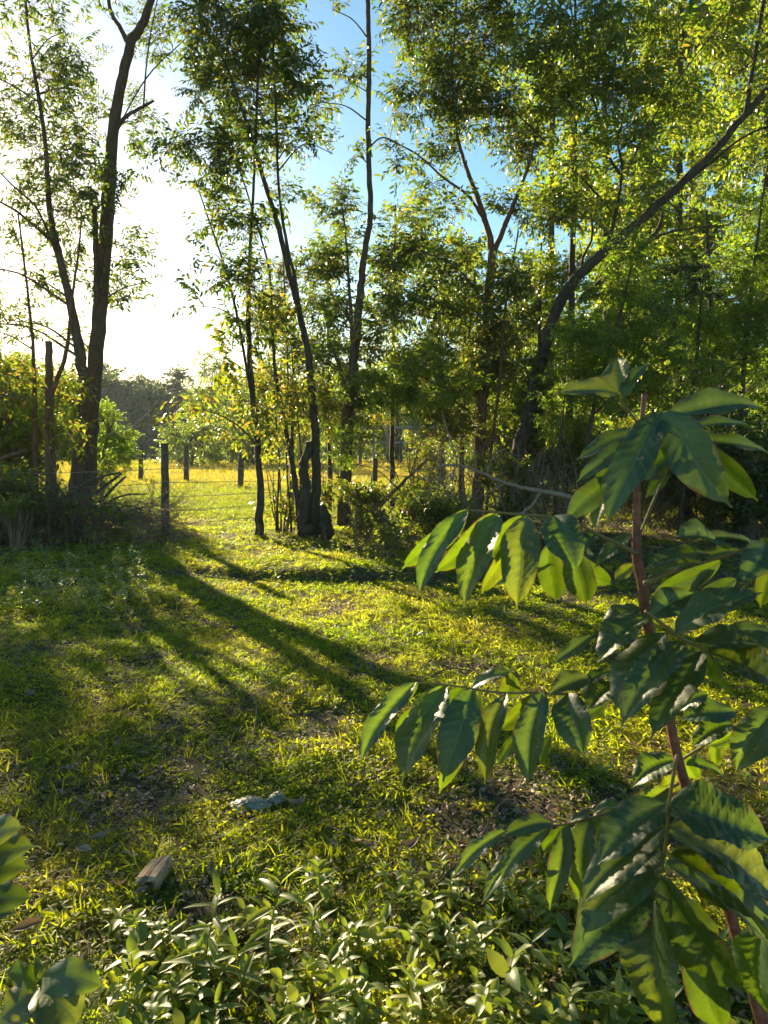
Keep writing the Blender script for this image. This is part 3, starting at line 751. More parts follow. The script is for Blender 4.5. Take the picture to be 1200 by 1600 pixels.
straight(720, 17, 8, 10, 'leafy tree just behind the forked trunk with low foliage', [(700, 540, 50, 45, .9), (740, 600, 50, 45, 1.0), (700, 640, 45, 36, .9), (770, 660, 45, 40, .9), (790, 600, 40, 50, .9), (720, 460, 45, 45, .8), (800, 520, 40, 50, .9), (820, 440, 45, 45, .8)], 'lit', top=380)
straight(840, 16, 7, 6, 'thin tree right behind the ivy-covered trunk, low and leafy', [(850, 640, 45, 45, .9), (880, 580, 45, 45, 1.0), (840, 500, 40, 45, .9), (870, 430, 45, 45, .8), (850, 700, 45, 30, .8), (900, 680, 40, 40, .8)], 'lit', top=380)
shrub(150, 760, 19.0, 90, 110, 'small leafy bush between the two left trunks', 'fern', .7)
shrub(690, 770, 15.0, 110, 70, 'low yellowish bush behind the fallen grey branch', 'lit', .7)

# ------------------------------------------------------------------ far bank and wood behind
def simple_tree(px, Y, hpx, wpx, label, spec='far', bark='bark_pale', name='broadleaf_tree', group=None, dens=.8, base=0.0):
    b = P(px, 700, Y); b[2] = float(H(b[0], b[1]))
    _, by = to_px(b[None]); by = float(by[0])
    top = by - hpx
    st = [('trunk', [(px, by, wpx * .05 + 1.2), (px + RNG.uniform(-3, 3), (by + top) / 2, wpx * .035 + .8), (px + RNG.uniform(-4, 4), top + hpx * .2, .6)])]
    for k in range(3):
        st.append(('branch', [(px, by - hpx * RNG.uniform(.2, .5), 1.2), (px + RNG.uniform(-.3, .3) * wpx, by - hpx * .7, .8), (px + RNG.uniform(-.4, .4) * wpx, by - hpx * .85, .5)]))
    cl = []
    for k in range(11):
        a = k * 2.4 + RNG.uniform(-.4, .4); r = (k + .5) / 11
        cl.append((px + wpx * .40 * r ** .5 * math.cos(a), by - hpx * (base + (1 - base) * (.48 - .40 * r ** .5 * math.sin(a))), wpx * .2, hpx * (1 - base) * .17, dens, RNG.uniform(-.5, .5) * wpx * Y / F * .5))
    for k in range(5):
        cl.append((px + wpx * (k - 2) * .19, by - hpx * RNG.uniform(.06, .16), wpx * .15, hpx * .11, dens, 0.0))
    return tree(name, label, Y, st, [(spec, cl)], bark=bark, group=group)

FG = 'trees on the far bank of the pond'
for k in range(19):
    px = -130 + k * 42 + RNG.uniform(-9, 9)
    hh = 128 + RNG.uniform(-12, 16) + (14 if 150 < px < 280 else 0) - (24 if 270 < px < 350 else 0)
    simple_tree(px, 122 + RNG.uniform(-5, 8), hh - 8, 125 + RNG.uniform(-12, 25), 'hazy dark green tree on the far bank of the pond', group=FG, dens=1.3)
for k in range(12):
    px = -100 + k * 66 + RNG.uniform(-9, 9)
    simple_tree(px, 118, 66 + RNG.uniform(-8, 10), 70, 'low rounded tree at the water line across the pond', group='low trees at the far water line', dens=1.2)
simple_tree(232, 112, 112, 140, 'rounded dark tree straight behind the two far posts across the pond', dens=1.5)
simple_tree(330, 60, 185, 120, 'airy grey-green tree with open crown rising beyond the meadow left of the clump', 'mid', 'bark_pale', dens=.35, base=.1)
simple_tree(300, 52, 78, 120, 'brownish bushy tree beyond the meadow behind the right far post', 'mid', 'bark_dark', dens=.7)
simple_tree(185, 118, 128, 135, 'tall hazy tree across the pond just right of the largest trunk', dens=1.4)
simple_tree(285, 116, 105, 150, 'lower hazy tree across the pond right of the nearest post', dens=1.4)
simple_tree(395, 55, 120, 90, 'olive bushy tree beyond the meadow behind the clump of stems', 'mid', 'bark_dark', dens=.8)
simple_tree(470, 58, 130, 100, 'green tree beyond the meadow between clump and thin kinked trunk', 'mid', 'bark_dark', dens=.8)
simple_tree(545, 66, 150, 100, 'pale green tree beyond the meadow left of the shelter', 'mid', 'bark_dark', dens=.8)
simple_tree(620, 70, 150, 120, 'tree behind the open shelter', 'mid', 'bark_dark', dens=.9)
simple_tree(700, 66, 170, 130, 'tree beyond the meadow right of the shelter', 'mid', 'bark_dark', dens=.9)
for k in range(9):
    px = 770 + k * 62
    simple_tree(px, 42 + RNG.uniform(-3, 6), 230 + RNG.uniform(-30, 40), 150, 'leafy tree closing the back of the right-hand wood', 'mid', 'bark_dark', group='trees at the back of the right-hand wood', dens=1.0)

# ------------------------------------------------------------------ shelter in the field
def box(mb, c, s, rz=0, tilt=0):
    c = np.asarray(c, float); s = np.asarray(s, float) / 2
    V = np.array([(x, y, z) for x in (-1, 1) for y in (-1, 1) for z in (-1, 1)], float) * s
    ca, sa = math.cos(tilt), math.sin(tilt); V = V @ np.array([[ca, 0, sa], [0, 1, 0], [-sa, 0, ca]])
    ca, sa = math.cos(rz), math.sin(rz); V = V @ np.array([[ca, sa, 0], [-sa, ca, 0], [0, 0, 1]])
    mb.add(V + c, [(0, 1, 3, 2), (4, 6, 7, 5), (0, 4, 5, 1), (2, 3, 7, 6), (0, 2, 6, 4), (1, 5, 7, 3)])

Ys = 55.0
c0 = P(562, 700, Ys)[0]; c1 = P(692, 700, Ys)[0]; ztop = P(600, 668, Ys)[2]
sh = thing('shelter', ((c0 + c1) / 2, Ys, 0), 'long low open shelter with flat grey roof across the meadow', 'shelter')
mb = MB(); box(mb, ((c0 + c1) / 2, Ys + 1.5, ztop + .02), (c1 - c0 + .6, 3.8, .14), tilt=.008); mb.build('roof', M['board'], sh, smooth=False)
mb = MB(); box(mb, ((c0 + c1) / 2 - 1.2, Ys, ztop - 1.1), ((c1 - c0) * .55, .08, .16)); mb.build('rail', M['board'], sh, smooth=False)
for k in range(7):
    for dy in (0, 3.0):
        mb = MB(); box(mb, (c0 + (c1 - c0) * k / 6, Ys + dy, (ztop - .06) / 2), (.14, .14, ztop - .05)); mb.build('post', M['board'] if k % 3 else M['grey_wood'], sh, smooth=False)

# ------------------------------------------------------------------ fence
def post(px, py, top, wpx, label, lean=0, mat='grey_wood', group=None, Y=None):
    g = G(px, py)
    Yp = g[1]
    tp = P(px + lean, top, Yp)
    root = thing('fence_post', g, label, 'fence post', group)
    r = wpx / 2 * Yp / F
    n = 12
    pts = [g * (1 - u) + tp * u for u in np.linspace(-.06, 1, n)]
    mb = MB(); tube(mb, np.array(pts) + RNG.normal(0, r * .05, (n, 3)), np.linspace(r * 1.1, r, n) * RNG.uniform(.93, 1.05, n), 10, .05)
    mb.build('post', M[mat], root)
    for z in (.3, .6, .9):           # wire staples wrapped round the post
        c = g * (1 - z) + tp * z
        a = np.linspace(0, 2 * math.pi, 13)
        mb = MB(); tube(mb, np.stack([c[0] + r * 1.12 * np.cos(a), c[1] + r * 1.12 * np.sin(a), np.full(13, c[2])], -1), np.full(13, .004), 4, 0, False)
        mb.build('wire_loop', M['wire'], root)
    return root, g, tp
FP = [post(259, 838, 693, 11.5, 'nearest weathered fence post standing alone in the gap', -2),
      post(220, 752, 694, 7, 'left one of the two far fence posts in the meadow'),
      post(291, 753, 697, 8, 'right one of the two far fence posts in the meadow'),
      post(376, 763, 700, 9, 'short mottled post seen through the leaves left of the clump', 1),
      post(586, 792, 715, 8, 'thin post with a slanting prop right of the kinked trunk'),
      post(672, 772, 702, 8, 'reddish post among dead branches right of the shelter', mat='bark_red'),
      post(12, 770, 700, 12, 'post half hidden in the bush at the left edge')]
g0 = G(572, 768); 
mb = MB(); a = P(570, 770, FP[4][1][1] + 1.2); a[2] = float(H(a[0], a[1])) - .05; tube(mb, [a, (a + P(590, 724, FP[4][1][1] + .12)) / 2, P(588, 724, FP[4][1][1] + .12)], [.06, .055, .05], 8, .06)
tag(mb.build('prop_pole', M['bark'], origin=tuple(a)), 'slanting pole propping the thin post', 'pole')

def wire(a, b, sag, lab, group):
    n = 14; u = np.linspace(0, 1, n)[:, None]
    pts = a * (1 - u) + b * u; pts[:, 2] -= (4 * u * (1 - u) * sag)[:, 0]
    mb = MB(); tube(mb, pts + RNG.normal(0, .004, pts.shape), np.full(n, .0055), 4, 0, False)
    tag(mb.build('fence_wire', M['wire'], origin=tuple(a)), lab, 'wire', group)
for k, z in enumerate((.2, .45, .7, .95, 1.2)):
    A = FP[0][1] + np.array([0, 0, z]); 
    L = G(-60, 845) + np.array([0, 0, z])
    wire(A, L, .05, 'thin fence wire running left from the nearest post', 'wires left of the nearest post')
    R = FP[4][1] + np.array([0, 0, z * .95])
    wire(A, R, .06, 'thin fence wire running right from the nearest post', 'wires right of the nearest post')
for k, z in enumerate((.4, .8, 1.15)):
    wire(FP[1][1] + np.array([0, 0, z]), FP[2][1] + np.array([0, 0, z]), .03, 'wire strung between the two far posts', 'wires between the two far posts')
# loose wire mesh hanging between near post and right far post
nb = MB(); Yn = 20.0
for k in range(9):
    pts = [P(263 + 24 * u + 1.5 * math.sin(k), 708 + k * 2.2 - 7 * math.sin(u * 2.4), Yn) for u in np.linspace(0, 1, 8)]
    tube(nb, pts, np.full(8, .004), 4, 0, False)
tag(nb.build('wire_netting', M['bark_pale'], origin=tuple(P(275, 715, Yn))), 'loose pale wire netting bunched between near and far posts', 'netting', kind=None)

# ------------------------------------------------------------------ brush heap and dead branches
def brush(px, py, wpx, hpx, Yc, n, label, mat='dead_twig', up=.35):
    g = G(px, py); s = Yc / F
    g = P(px, 700, Yc); g[2] = float(H(g[0], g[1]))
    root = thing('brush_heap', g, label, 'brush heap')
    mb = MB()
    c = g + np.array([0, 0, 0])
    p0 = c + np.stack([RNG.uniform(-.5, .5, n) * wpx * s, RNG.uniform(-.7, .7, n), RNG.uniform(0, .8, n) ** 1.3 * hpx * s], -1)
    d = norm(np.stack([RNG.normal(0, 1, n), RNG.normal(0, .6, n), RNG.normal(up, .45, n)], -1))
    L = RNG.uniform(.3, 1.1, (n, 1))
    p1 = p0 + d * L; p1[:, 2] = np.maximum(p1[:, 2], .02)
    twigs(mb, p0, p1, RNG.uniform(.004, .010, n), .0015, RNG.normal(0, .12, (n, 3)))
    # side twigs
    k = n * 2; ix = RNG.integers(0, n, k); u = RNG.uniform(.2, .9, (k, 1))
    q0 = p0[ix] * (1 - u) + p1[ix] * u; q1 = q0 + norm(d[ix] + RNG.normal(0, .6, (k, 3))) * RNG.uniform(.12, .4, (k, 1))
    twigs(mb, q0, q1, .003, .001, RNG.normal(0, .03, (k, 3)))
    tag(mb.build('twig_tangle', M[mat], root), kind='stuff')
    return root, c, s
r, c, s = brush(190, 830, 170, 75, 12.6, 420, 'tangled heap of cut brown twigs at the foot of the largest trunk')
for (x0, y0, x1, y1, x2, y2, w_) in [(110, 800, 150, 770, 190, 740, 7), (120, 830, 170, 770, 196, 745, 6), (140, 800, 190, 775, 230, 772, 4), (90, 790, 140, 752, 188, 738, 6), (150, 840, 200, 800, 245, 790, 3), (130, 820, 205, 790, 240, 830, 3)]:
    mb = MB(); pp, rr = smooth_path([P(x0, y0, 12.7), P(x1, y1, 12.6), P(x2, y2, 12.5)], np.array([w_, w_ * .8, w_ * .5]) / 2 * s, 6)
    tube(mb, pp, rr, 7, .1); mb.build('stick', M['bark'], r)
r, c, s = brush(60, 850, 170, 90, 12.0, 360, 'brown dry brush at the lower left edge under the bush', 'twig', .9)
r, c, s = brush(640, 800, 150, 60, 11.8, 160, 'dry twigs over the low shrubs right of the kinked trunk', 'twig', .3)
r, c, s = brush(790, 800, 220, 130, 12.4, 420, 'thin dead stems standing around the ivy-covered trunk', 'dead_twig', 1.6)
r, c, s = brush(1080, 820, 300, 120, 13.0, 480, 'dark tangle of dead stems under the right-hand thicket', 'twig', 1.2)

# fallen branch
fb = thing('fallen_branch', G(850, 850), 'grey dead branch with bare twigs lying across in front of the ivy-covered trunk', 'branch')
Yf = 11.0
def fstick(nm, pts, par=fb, mat='dead_twig', Yd=Yf):
    w3 = np.array([P(q[0], q[1], Yd + (q[3] if len(q) > 3 else 0)) for q in pts]); rr = np.array([q[2] for q in pts]) / 2 * Yd / F
    pp, rr = smooth_path(w3, rr, 5); mb = MB(); tube(mb, pp + RNG.normal(0, 1, pp.shape) * rr[:, None] * .2, rr, 7, .1)
    return mb.build(nm, M[mat], par)
fstick('limb', [(900, 780, 9), (870, 772, 8), (830, 765, 7), (790, 755, 6), (745, 735, 4.5), (715, 727, 4), (680, 730, 2.5), (640, 740, 1.5)])
fstick('limb', [(845, 768, 5), (830, 790, 5), (812, 805, 4.5), (800, 815, 4)])
for pts in ([(715, 727, 3), (700, 745, 2), (672, 750, 2), (650, 745, 1.5)], [(712, 730, 3), (700, 755, 2.5), (670, 765, 2), (648, 790, 1.5)], [(715, 727, 3), (708, 700, 2.5), (698, 670, 2), (690, 640, 1.5)],
            [(760, 742, 3), (770, 715, 2), (790, 700, 1.5)], [(745, 735, 2.5), (740, 690, 2), (750, 660, 1.5)], [(790, 755, 3), (760, 770, 2), (730, 790, 1.5)], [(650, 745, 2), (620, 742, 1.5), (585, 725, 1)], [(672, 750, 2), (640, 730, 1.5), (600, 735, 1)]):
    fstick('twig', pts)
fb2 = thing('fallen_branch', G(620, 800), 'brown leaning dead branch rising towards the reddish post', 'branch')
fstick('limb', [(595, 790, 5), (625, 758, 5), (650, 735, 4.5), (668, 718, 4)], fb2, 'bark_red', 13)
fstick('twig', [(640, 745, 2), (655, 700, 1.5), (662, 680, 1)], fb2, 'bark_red', 13)
fstick('twig', [(620, 762, 2), (590, 735, 1.5), (555, 725, 1)], fb2, 'bark_red', 13)
fb3 = thing('fallen_branch', P(215, 700, 30) * np.array([1, 1, 0]), 'pale bare forked branch crossing in front of the pond', 'branch')
fstick('limb', [(150, 690, 1.6), (185, 672, 1.5), (207, 667, 1.3), (235, 664, 1.2), (262, 661, .9)], fb3, 'bark_pale', 16)
fstick('twig', [(205, 668, 1.2), (220, 655, 1.1), (238, 640, .8)], fb3, 'bark_pale', 16)
# roots and tussocks in the wood at the right
for k, (px, py, hh, lab) in enumerate([(1165, 850, 60, 'dark bent stump at the right edge of the wood floor'), (1075, 835, 50, 'short dark broken stump behind the sapling leaves'), (790, 812, 30, 'low dark stump beside the ivy-covered trunk')]):
    g = G(px, py); s = g[1] / F
    mb = MB(); pp, rr = smooth_path([g - np.array([0, 0, .1]), g + np.array([.05, 0, hh * s * .5]), g + np.array([-.08, .05, hh * s])], [.14, .10, .06], 5)
    tube(mb, pp, rr, 10, .14); tag(mb.build('stump', M['bark_dark'], origin=tuple(g)), lab, 'stump')

# ------------------------------------------------------------------ grass (instanced tufts)
def tuft(kind):
    mb = MB()
    if kind == 'broad':       # creeping short-bladed grass
        n = 9; a = RNG.uniform(0, 6.28, n); r = RNG.uniform(0, .035, n)
        pos = np.stack([r * np.cos(a), r * np.sin(a), RNG.uniform(.002, .018, n)], -1)
        b = a + RNG.normal(0, .9, n)
        t = np.stack([np.cos(b), np.sin(b), RNG.uniform(.05, 1.1, n)], -1)
        nn = np.stack([-np.cos(b), -np.sin(b), np.full(n, 1.0)], -1) + RNG.normal(0, .3, (n, 3))
        L = RNG.uniform(.035, .078, n); W = RNG.uniform(.0065, .012, n); leaves(mb, pos, t, nn, L, W, .45)
    elif kind == 'fine':
        n = 13; a = RNG.uniform(0, 6.28, n); r = RNG.uniform(0, .03, n)
        pos = np.stack([r * np.cos(a), r * np.sin(a), np.zeros(n)], -1)
        b = a + RNG.normal(0, .6, n)
        t = np.stack([np.cos(b), np.sin(b), RNG.uniform(.6, 2.4, n)], -1)
        nn = np.stack([-np.cos(b), -np.sin(b), np.full(n, .6)], -1) + RNG.normal(0, .2, (n, 3))
        leaves(mb, pos, t, nn, RNG.uniform(.04, .085, n), RNG.uniform(.003, .005, n), .45)
    elif kind == 'clover':
        n = 14; a = RNG.uniform(0, 6.28, n); r = RNG.uniform(0.005, .055, n)
        pos = np.stack([r * np.cos(a), r * np.sin(a), RNG.uniform(.01, .035, n)], -1)
        t = np.stack([np.cos(a + .5), np.sin(a + .5), RNG.uniform(-.1, .4, n)], -1)
        leaves(mb, pos, t, np.array([[0, 0, 1.0]]) + RNG.normal(0, .4, (n, 3)), RNG.uniform(.014, .028, n), RNG.uniform(.009, .016, n), .15)
    return mb.mesh('grass_tuft', M['grass'])
protos = []
for k in ('broad', 'broad', 'broad', 'fine', 'clover', 'broad'):
    o = bpy.data.objects.new('grass_tuft', tuft(k)); protos.append(o)

def sample_pts(y0, y1, dens, margin=1.2, keep=None):
    n = int(dens * (y1 - y0) * 2 * (.56 * y1 + margin))
    y = RNG.uniform(y0, y1, n); x = RNG.uniform(-1, 1, n) * (.56 * y1 + margin)
    m = np.abs(x) < .56 * y + margin
    x, y = x[m], y[m]
    if keep is not None:
        m = RNG.random(len(x)) < keep(x, y); x, y = x[m], y[m]
    return x, y

def bare(x, y):       # share of ground that carries grass
    n = snoise(x, y, 2.6, 13) * .7 + snoise(x, y, 7.0, 25) * .5
    wood = sstep(.9, 2.2, x - (y - 7) * .12) * sstep(7.2, 9.5, y) * (1 - sstep(19, 22, y))      # floor of the wood at the right
    leftb = sstep(.3, 1.2, -x - 4.1) * sstep(9.5, 10.5, y) * (1 - sstep(15, 17, y))
    litter = np.exp(-((x - .75) ** 2 / .5 + (y - 2.9) ** 2 / .35))
    return np.clip(.68 + 1.1 * n - .75 * wood - .6 * leftb - .55 * litter, .04, 1)
xs, ys, sc = [], [], []
for (y0, y1, d, s0) in ((1.0, 3.2, 1900, .85), (3.2, 6.5, 1300, .95), (6.5, 11, 700, 1.1), (11, 18, 240, 1.4)):
    x, y = sample_pts(y0, y1, d, keep=bare); xs.append(x); ys.append(y)
    sc.append(RNG.uniform(.6, 1.25, len(x)) * s0 * (.85 + .3 * snoise(x, y, 1.7, 31)))
x = np.concatenate(xs); y = np.concatenate(ys); s_ = np.concatenate(sc)
ix = RNG.integers(0, 6, len(x)); cl = snoise(x, y, 1.1, 17) > .25; ix = np.where(cl & (RNG.random(len(x)) < .5), 4, ix)
o = instancer('grass', protos, x, y, s_, ix)
tag(o, 'short creeping green grass over the ground')
def field(x, y):
    rr = np.sqrt(((x - POND[0]) / POND[2]) ** 2 + ((y - POND[1]) / POND[3]) ** 2)
    return np.where(rr > 1.05, 1.0, 0.0)
def mtuft(mat='meadow'):
    mb = MB(); n = 14; a = RNG.uniform(0, 6.28, n); r = RNG.uniform(0, .10, n)
    pos = np.stack([r * np.cos(a), r * np.sin(a), np.zeros(n)], -1)
    t = np.stack([np.cos(a), np.sin(a), RNG.uniform(.6, 2.5, n)], -1)
    leaves(mb, pos, t, np.stack([-np.cos(a), -np.sin(a), np.full(n, .5)], -1), RNG.uniform(.08, .18, n), RNG.uniform(.008, .014, n), .3)
    return mb.mesh('meadow_tuft', M[mat])
mp = [bpy.data.objects.new('meadow_tuft', mtuft(k)) for k in ('meadow', 'meadow', 'meadow_dry', 'meadow_dry')]
xs, ys, sc = [], [], []
for (y0, y1, d, s0) in ((16, 26, 90, .8), (26, 40, 34, 1.1), (40, 80, 9, 1.8)):
    x, y = sample_pts(y0, y1, d, keep=field); xs.append(x); ys.append(y); sc.append(RNG.uniform(.6, 1.3, len(x)) * s0)
x = np.concatenate(xs); y = np.concatenate(ys)
tag(instancer('meadow_grass', mp, x, y, np.concatenate(sc), np.where(RNG.random(len(x)) < sstep(24, 36, y + 3 * snoise(x, y, .3, 4)), 2, 0) + RNG.integers(0, 2, len(x))), 'sunlit yellow meadow grass between the trees and the pond')

# little dry debris
dmb = MB(); n = 9; a = RNG.uniform(0, 6.28, n)
leaves(dmb, np.stack([.05 * np.cos(a) * RNG.uniform(0, 1, n), .05 * np.sin(a), np.full(n, .008)], -1), np.stack([np.cos(a * 3), np.sin(a * 3), RNG.uniform(-.1, .3, n)], -1), np.array([[0, 0, 1.0]]) + RNG.normal(0, .5, (n, 3)), RNG.uniform(.012, .035, n), RNG.uniform(.006, .018, n), .4)
deb = [bpy.data.objects.new('leaf_crumb', dmb.mesh('leaf_crumb', M['leaf_dry']))]
def lit(x, y): return np.clip(1.15 - bare(x, y), 0.06, 1)
xs, ys = [], []
for (y0, y1, d) in ((1.0, 4, 260), (4, 9, 110), (9, 18, 60)):
    x, y = sample_pts(y0, y1, d, keep=lit); xs.append(x); ys.append(y)
x = np.concatenate(xs); y = np.concatenate(ys)
tag(instancer('leaf_litter', deb, x, y, RNG.uniform(.7, 1.5, len(x)), np.zeros(len(x), int), dz=.004), 'crumbled dry leaf litter among the grass')

# ------------------------------------------------------------------ fallen leaves one by one
def curled_leaf(L, W, curl, seed):
    r = np.random.default_rng(seed); nu, nv = 7, 5
    V = []
    for iu in range(nu):
        u = iu / (nu - 1); w_ = W * math.sin(math.pi * min(1, u * .97 + .02)) ** .8
        for iv in range(nv):
            v = iv / (nv - 1) * 2 - 1
            V.append((L * (u - .5), v * w_ / 2, curl * L * (u - .5) ** 2 * 2 + .55 * abs(v) ** 1.5 * w_ * .6 + r.normal(0, .03) * W))
    i = np.arange(nu - 1)[:, None] * nv; j = np.arange(nv - 1)[None]
    mb = MB(); mb.add(V, np.stack([i + j, i + j + 1, i + nv + j + 1, i + nv + j], -1).reshape(-1, 4))
    return mb.mesh('fallen_leaf', M['leaf_dry'])
lm = [curled_leaf(.085, .04, c, k) for k, c in enumerate((.1, .5, .9, -.3, .3))]
for k in range(150):
    if k < 60:
        px, py = RNG.uniform(480, 1000), RNG.uniform(1180, 1440)
    else:
        px, py = RNG.uniform(10, 1190), 880 + 640 * RNG.random() ** 1.1
    g = G(px, py, .03)
    o = link('fallen_leaf', lm[k % 5], None, tuple(g))
    o.rotation_euler = (RNG.normal(0, .4), RNG.normal(0, .4), RNG.uniform(0, 6.28)); s = RNG.uniform(.5, 1.15) * (.62 if py > 1150 else 1); o.scale = (s, s, s)
    tag(o, 'curled dry brown leaf in the ' + ('bare litter patch below the middle leaf spray' if k < 60 else ('grass of the left half' if px < 600 else 'grass of the right half')), 'fallen leaf', 'dry leaves ' + ('in the litter patch' if k < 60 else ('on the left grass' if px < 600 else 'on the right grass')))
for (px, py, sc_, rz, lab) in [(132, 1355, 1.25, -.4, 'flat grey-brown oval leaf in shade left of the broken brick'), (45, 1480, 1.5, .5, 'large grey leaf on bare soil near the lower left plants'), (155, 1332, 1.2, .3, 'long folded dry leaf lying just above the flat grey-brown leaf'),
                               (465, 1273, 1.5, .2, 'big crumpled dry leaf right of the plastic scrap'), (640, 1345, 1.3, .4, 'pale dry leaf below the dead twig'), (580, 1342, 1.0, -.3, 'small pinkish dry leaf left of the pale one')]:
    o = link('fallen_leaf', lm[0 if 'flat' in lab or 'large' in lab else 2], None, tuple(G(px, py, .04))); o.rotation_euler = (.2, -.1, rz); o.scale = (sc_ * .72,) * 3
    tag(o, lab, 'fallen leaf')

# sticks on the ground
def gstick(pts, w_, label, mat='dead_twig', side=()):
    w3 = [G(a, b, c) for a, b, c in pts]; root = thing('dead_twig', w3[0], label, 'twig')
    rr = np.linspace(w_, w_ * .5, len(w3)); pp, rr = smooth_path(w3, rr, 5)
    mb = MB(); tube(mb, pp, rr, 6, .12); mb.build('twig', M[mat], root)
    for sdp in side:
        w3 = [G(a, b, c) for a, b, c in sdp]; pp, rr = smooth_path(w3, np.linspace(w_ * .6, w_ * .25, len(w3)), 4)
        mb = MB(); tube(mb, pp, rr, 5, .1); mb.build('side_twig', M[mat], root)
gstick([(650, 1435, .01), (700, 1398, .05), (745, 1345, .06), (775, 1290, .08), (800, 1260, .10)], .006, 'brown dead twig lying slantwise below the lower leaf sprays', 'bark_red', [[(700, 1400, .04), (705, 1370, .04), (715, 1335, .03)]])
gstick([(500, 1290, .01), (545, 1320, .03), (600, 1350, .02), (650, 1385, .01)], .0035, 'thin dead twig lying right of the plastic scrap')
gstick([(380, 1080, .01), (400, 1110, .05), (395, 1150, .02), (370, 1200, .0)], .004, 'crooked dead twig lying in the dappled grass at left')
gstick([(672, 1060, .02), (700, 1052, .05), (740, 1055, .05), (790, 1075, .04)], .005, 'bent dark twig lying just above the middle leaf spray', 'bark_dark')
gstick([(300, 890, .02), (350, 897, .05), (420, 900, .05), (470, 905, .02)], .008, 'dark stick lying along the low bank', 'bark_dark')
g = G(708, 1048); mb = MB(); tube(mb, [g - np.array([0, 0, .02]), g + np.array([.004, 0, .12]), g + np.array([-.003, 0, .24])], [.004, .003, .002], 5)
tag(mb.build('dry_stalk', M['bark_dark'], origin=tuple(g)), 'single thin dark stalk standing upright in sunlit grass', 'stalk')

# ------------------------------------------------------------------ broken brick, plastic scrap
m, nt, out = newmat('fired_clay')
g_ = N_(nt, 'ShaderNodeTexCoord'); nz = N_(nt, 'ShaderNodeTexNoise'); nz.inputs['Scale'].default_value = 40; nz.inputs['Detail'].default_value = 6
nt.links.new(g_.outputs['Object'], nz.inputs['Vector']); r = ramp(nt, nz.outputs[0], [(.25, (.20, .12, .07)), (.5, (.42, .25, .14)), (.75, (.55, .37, .22))])
p = N_(nt, 'ShaderNodeBsdfPrincipled'); nt.links.new(r.outputs[0], p.inputs['Base Color']); p.inputs['Roughness'].default_value = .9
bu = N_(nt, 'ShaderNodeBump'); bu.inputs['Strength'].default_value = .5; bu.inputs['Distance'].default_value = .004; nt.links.new(nz.outputs[0], bu.inputs['Height']); nt.links.new(bu.outputs[0], p.inputs['Normal'])
nt.links.new(p.outputs[0], out.inputs[0]); M['clay'] = m
prof = [(-.052, 0), (-.052, .05), (-.045, .060), (-.012, .060), (-.010, .055), (-.007, .055), (-.005, .061), (.006, .061), (.008, .055), (.011, .055), (.013, .060), (.046, .058), (.052, .05), (.05, 0)]
mb = MB(); n = len(prof); rows = [(-.055, 0), (-.048, .0), (0, .0), (.04, .0), (.056, .0)]
V = []
for k, (yy, q) in enumerate(rows):
    for (a, b) in prof: V.append((a * (1 - .10 * abs(yy) / .05) + RNG.normal(0, .0025), yy + (RNG.normal(0, .009) if k in (0, 4) else 0) + .25 * a * (k == 4), b * (.82 if k == 0 else 1) + RNG.normal(0, .0012)))
qd = [(k * n + a, k * n + (a + 1) % n, (k + 1) * n + (a + 1) % n, (k + 1) * n + a) for k in range(4) for a in range(n)]
V += [(0, -.045, .03), (0, .05, .03)]; kk = len(V)
tr = [(kk - 2, a + 1 if a + 1 < n else 0, a) for a in range(n)] + [(kk - 1, 4 * n + a, 4 * n + (a + 1) % n) for a in range(n)]
mb.add(V, qd, tr)
o = link('broken_brick', mb.mesh('broken_brick', M['clay'], smooth=False), None, tuple(G(243, 1396, .008))); o.rotation_euler = (math.radians(3), math.radians(-8), math.radians(-9)); o.scale = (.80, 1.05, .85)
tag(o, 'broken piece of ridged clay brick lying in the grass', 'brick')

m, nt, out = newmat('torn_plastic_film')
g_ = N_(nt, 'ShaderNodeTexCoord'); nz = N_(nt, 'ShaderNodeTexNoise'); nz.inputs['Scale'].default_value = 18; nt.links.new(g_.outputs['Object'], nz.inputs['Vector'])
r = ramp(nt, nz.outputs[0], [(.35, (.20, .17, .12)), (.65, (.46, .40, .30))])
p = N_(nt, 'ShaderNodeBsdfPrincipled'); nt.links.new(r.outputs[0], p.inputs['Base Color']); p.inputs['Roughness'].default_value = .35
tr_ = N_(nt, 'ShaderNodeBsdfTranslucent'); tr_.inputs[0].default_value = (.5, .52, .48, 1); mx = N_(nt, 'ShaderNodeMixShader'); mx.inputs[0].default_value = .25
nt.links.new(p.outputs[0], mx.inputs[1]); nt.links.new(tr_.outputs[0], mx.inputs[2]); nt.links.new(mx.outputs[0], out.inputs[0])
def film(px, py, lx, ly, hz, seed):
    r = np.random.default_rng(seed); nu, nv = 22, 14; V = []
    for iu in range(nu):
        for iv in range(nv):
            u = iu / (nu - 1) * 2 - 1; v = iv / (nv - 1) * 2 - 1
            e = 1 - .25 * math.sin(5 * u + seed) * v * v
            x = u * lx / 2 * (1 - .2 * v * v); y = v * ly / 2 * e * (1 - .45 * u * u)
            z = hz * max(0, 1 - u * u) * max(0, 1 - v * v) ** .5 + .006 * abs(math.sin(9 * u + 4 * v)) + .006 * abs(math.sin(7 * v - 5 * u + seed)) + r.normal(0, .0022)
            V.append((x, y, z + .012))
    i = np.arange(nu - 1)[:, None] * nv; j = np.arange(nv - 1)[None]
    mb = MB(); mb.add(V, np.stack([i + j, i + nv + j, i + nv + j + 1, i + j + 1], -1).reshape(-1, 4))
    return mb.mesh('plastic_scrap', m), G(px, py)
me, g = film(392, 1266, .19, .12, .028, 1)
o = link('plastic_scrap', me, None, tuple(g)); tag(o, 'crumpled grey-white plastic scrap lying in the grass', 'plastic scrap')
me, g = film(428, 1258, .09, .08, .03, 4)
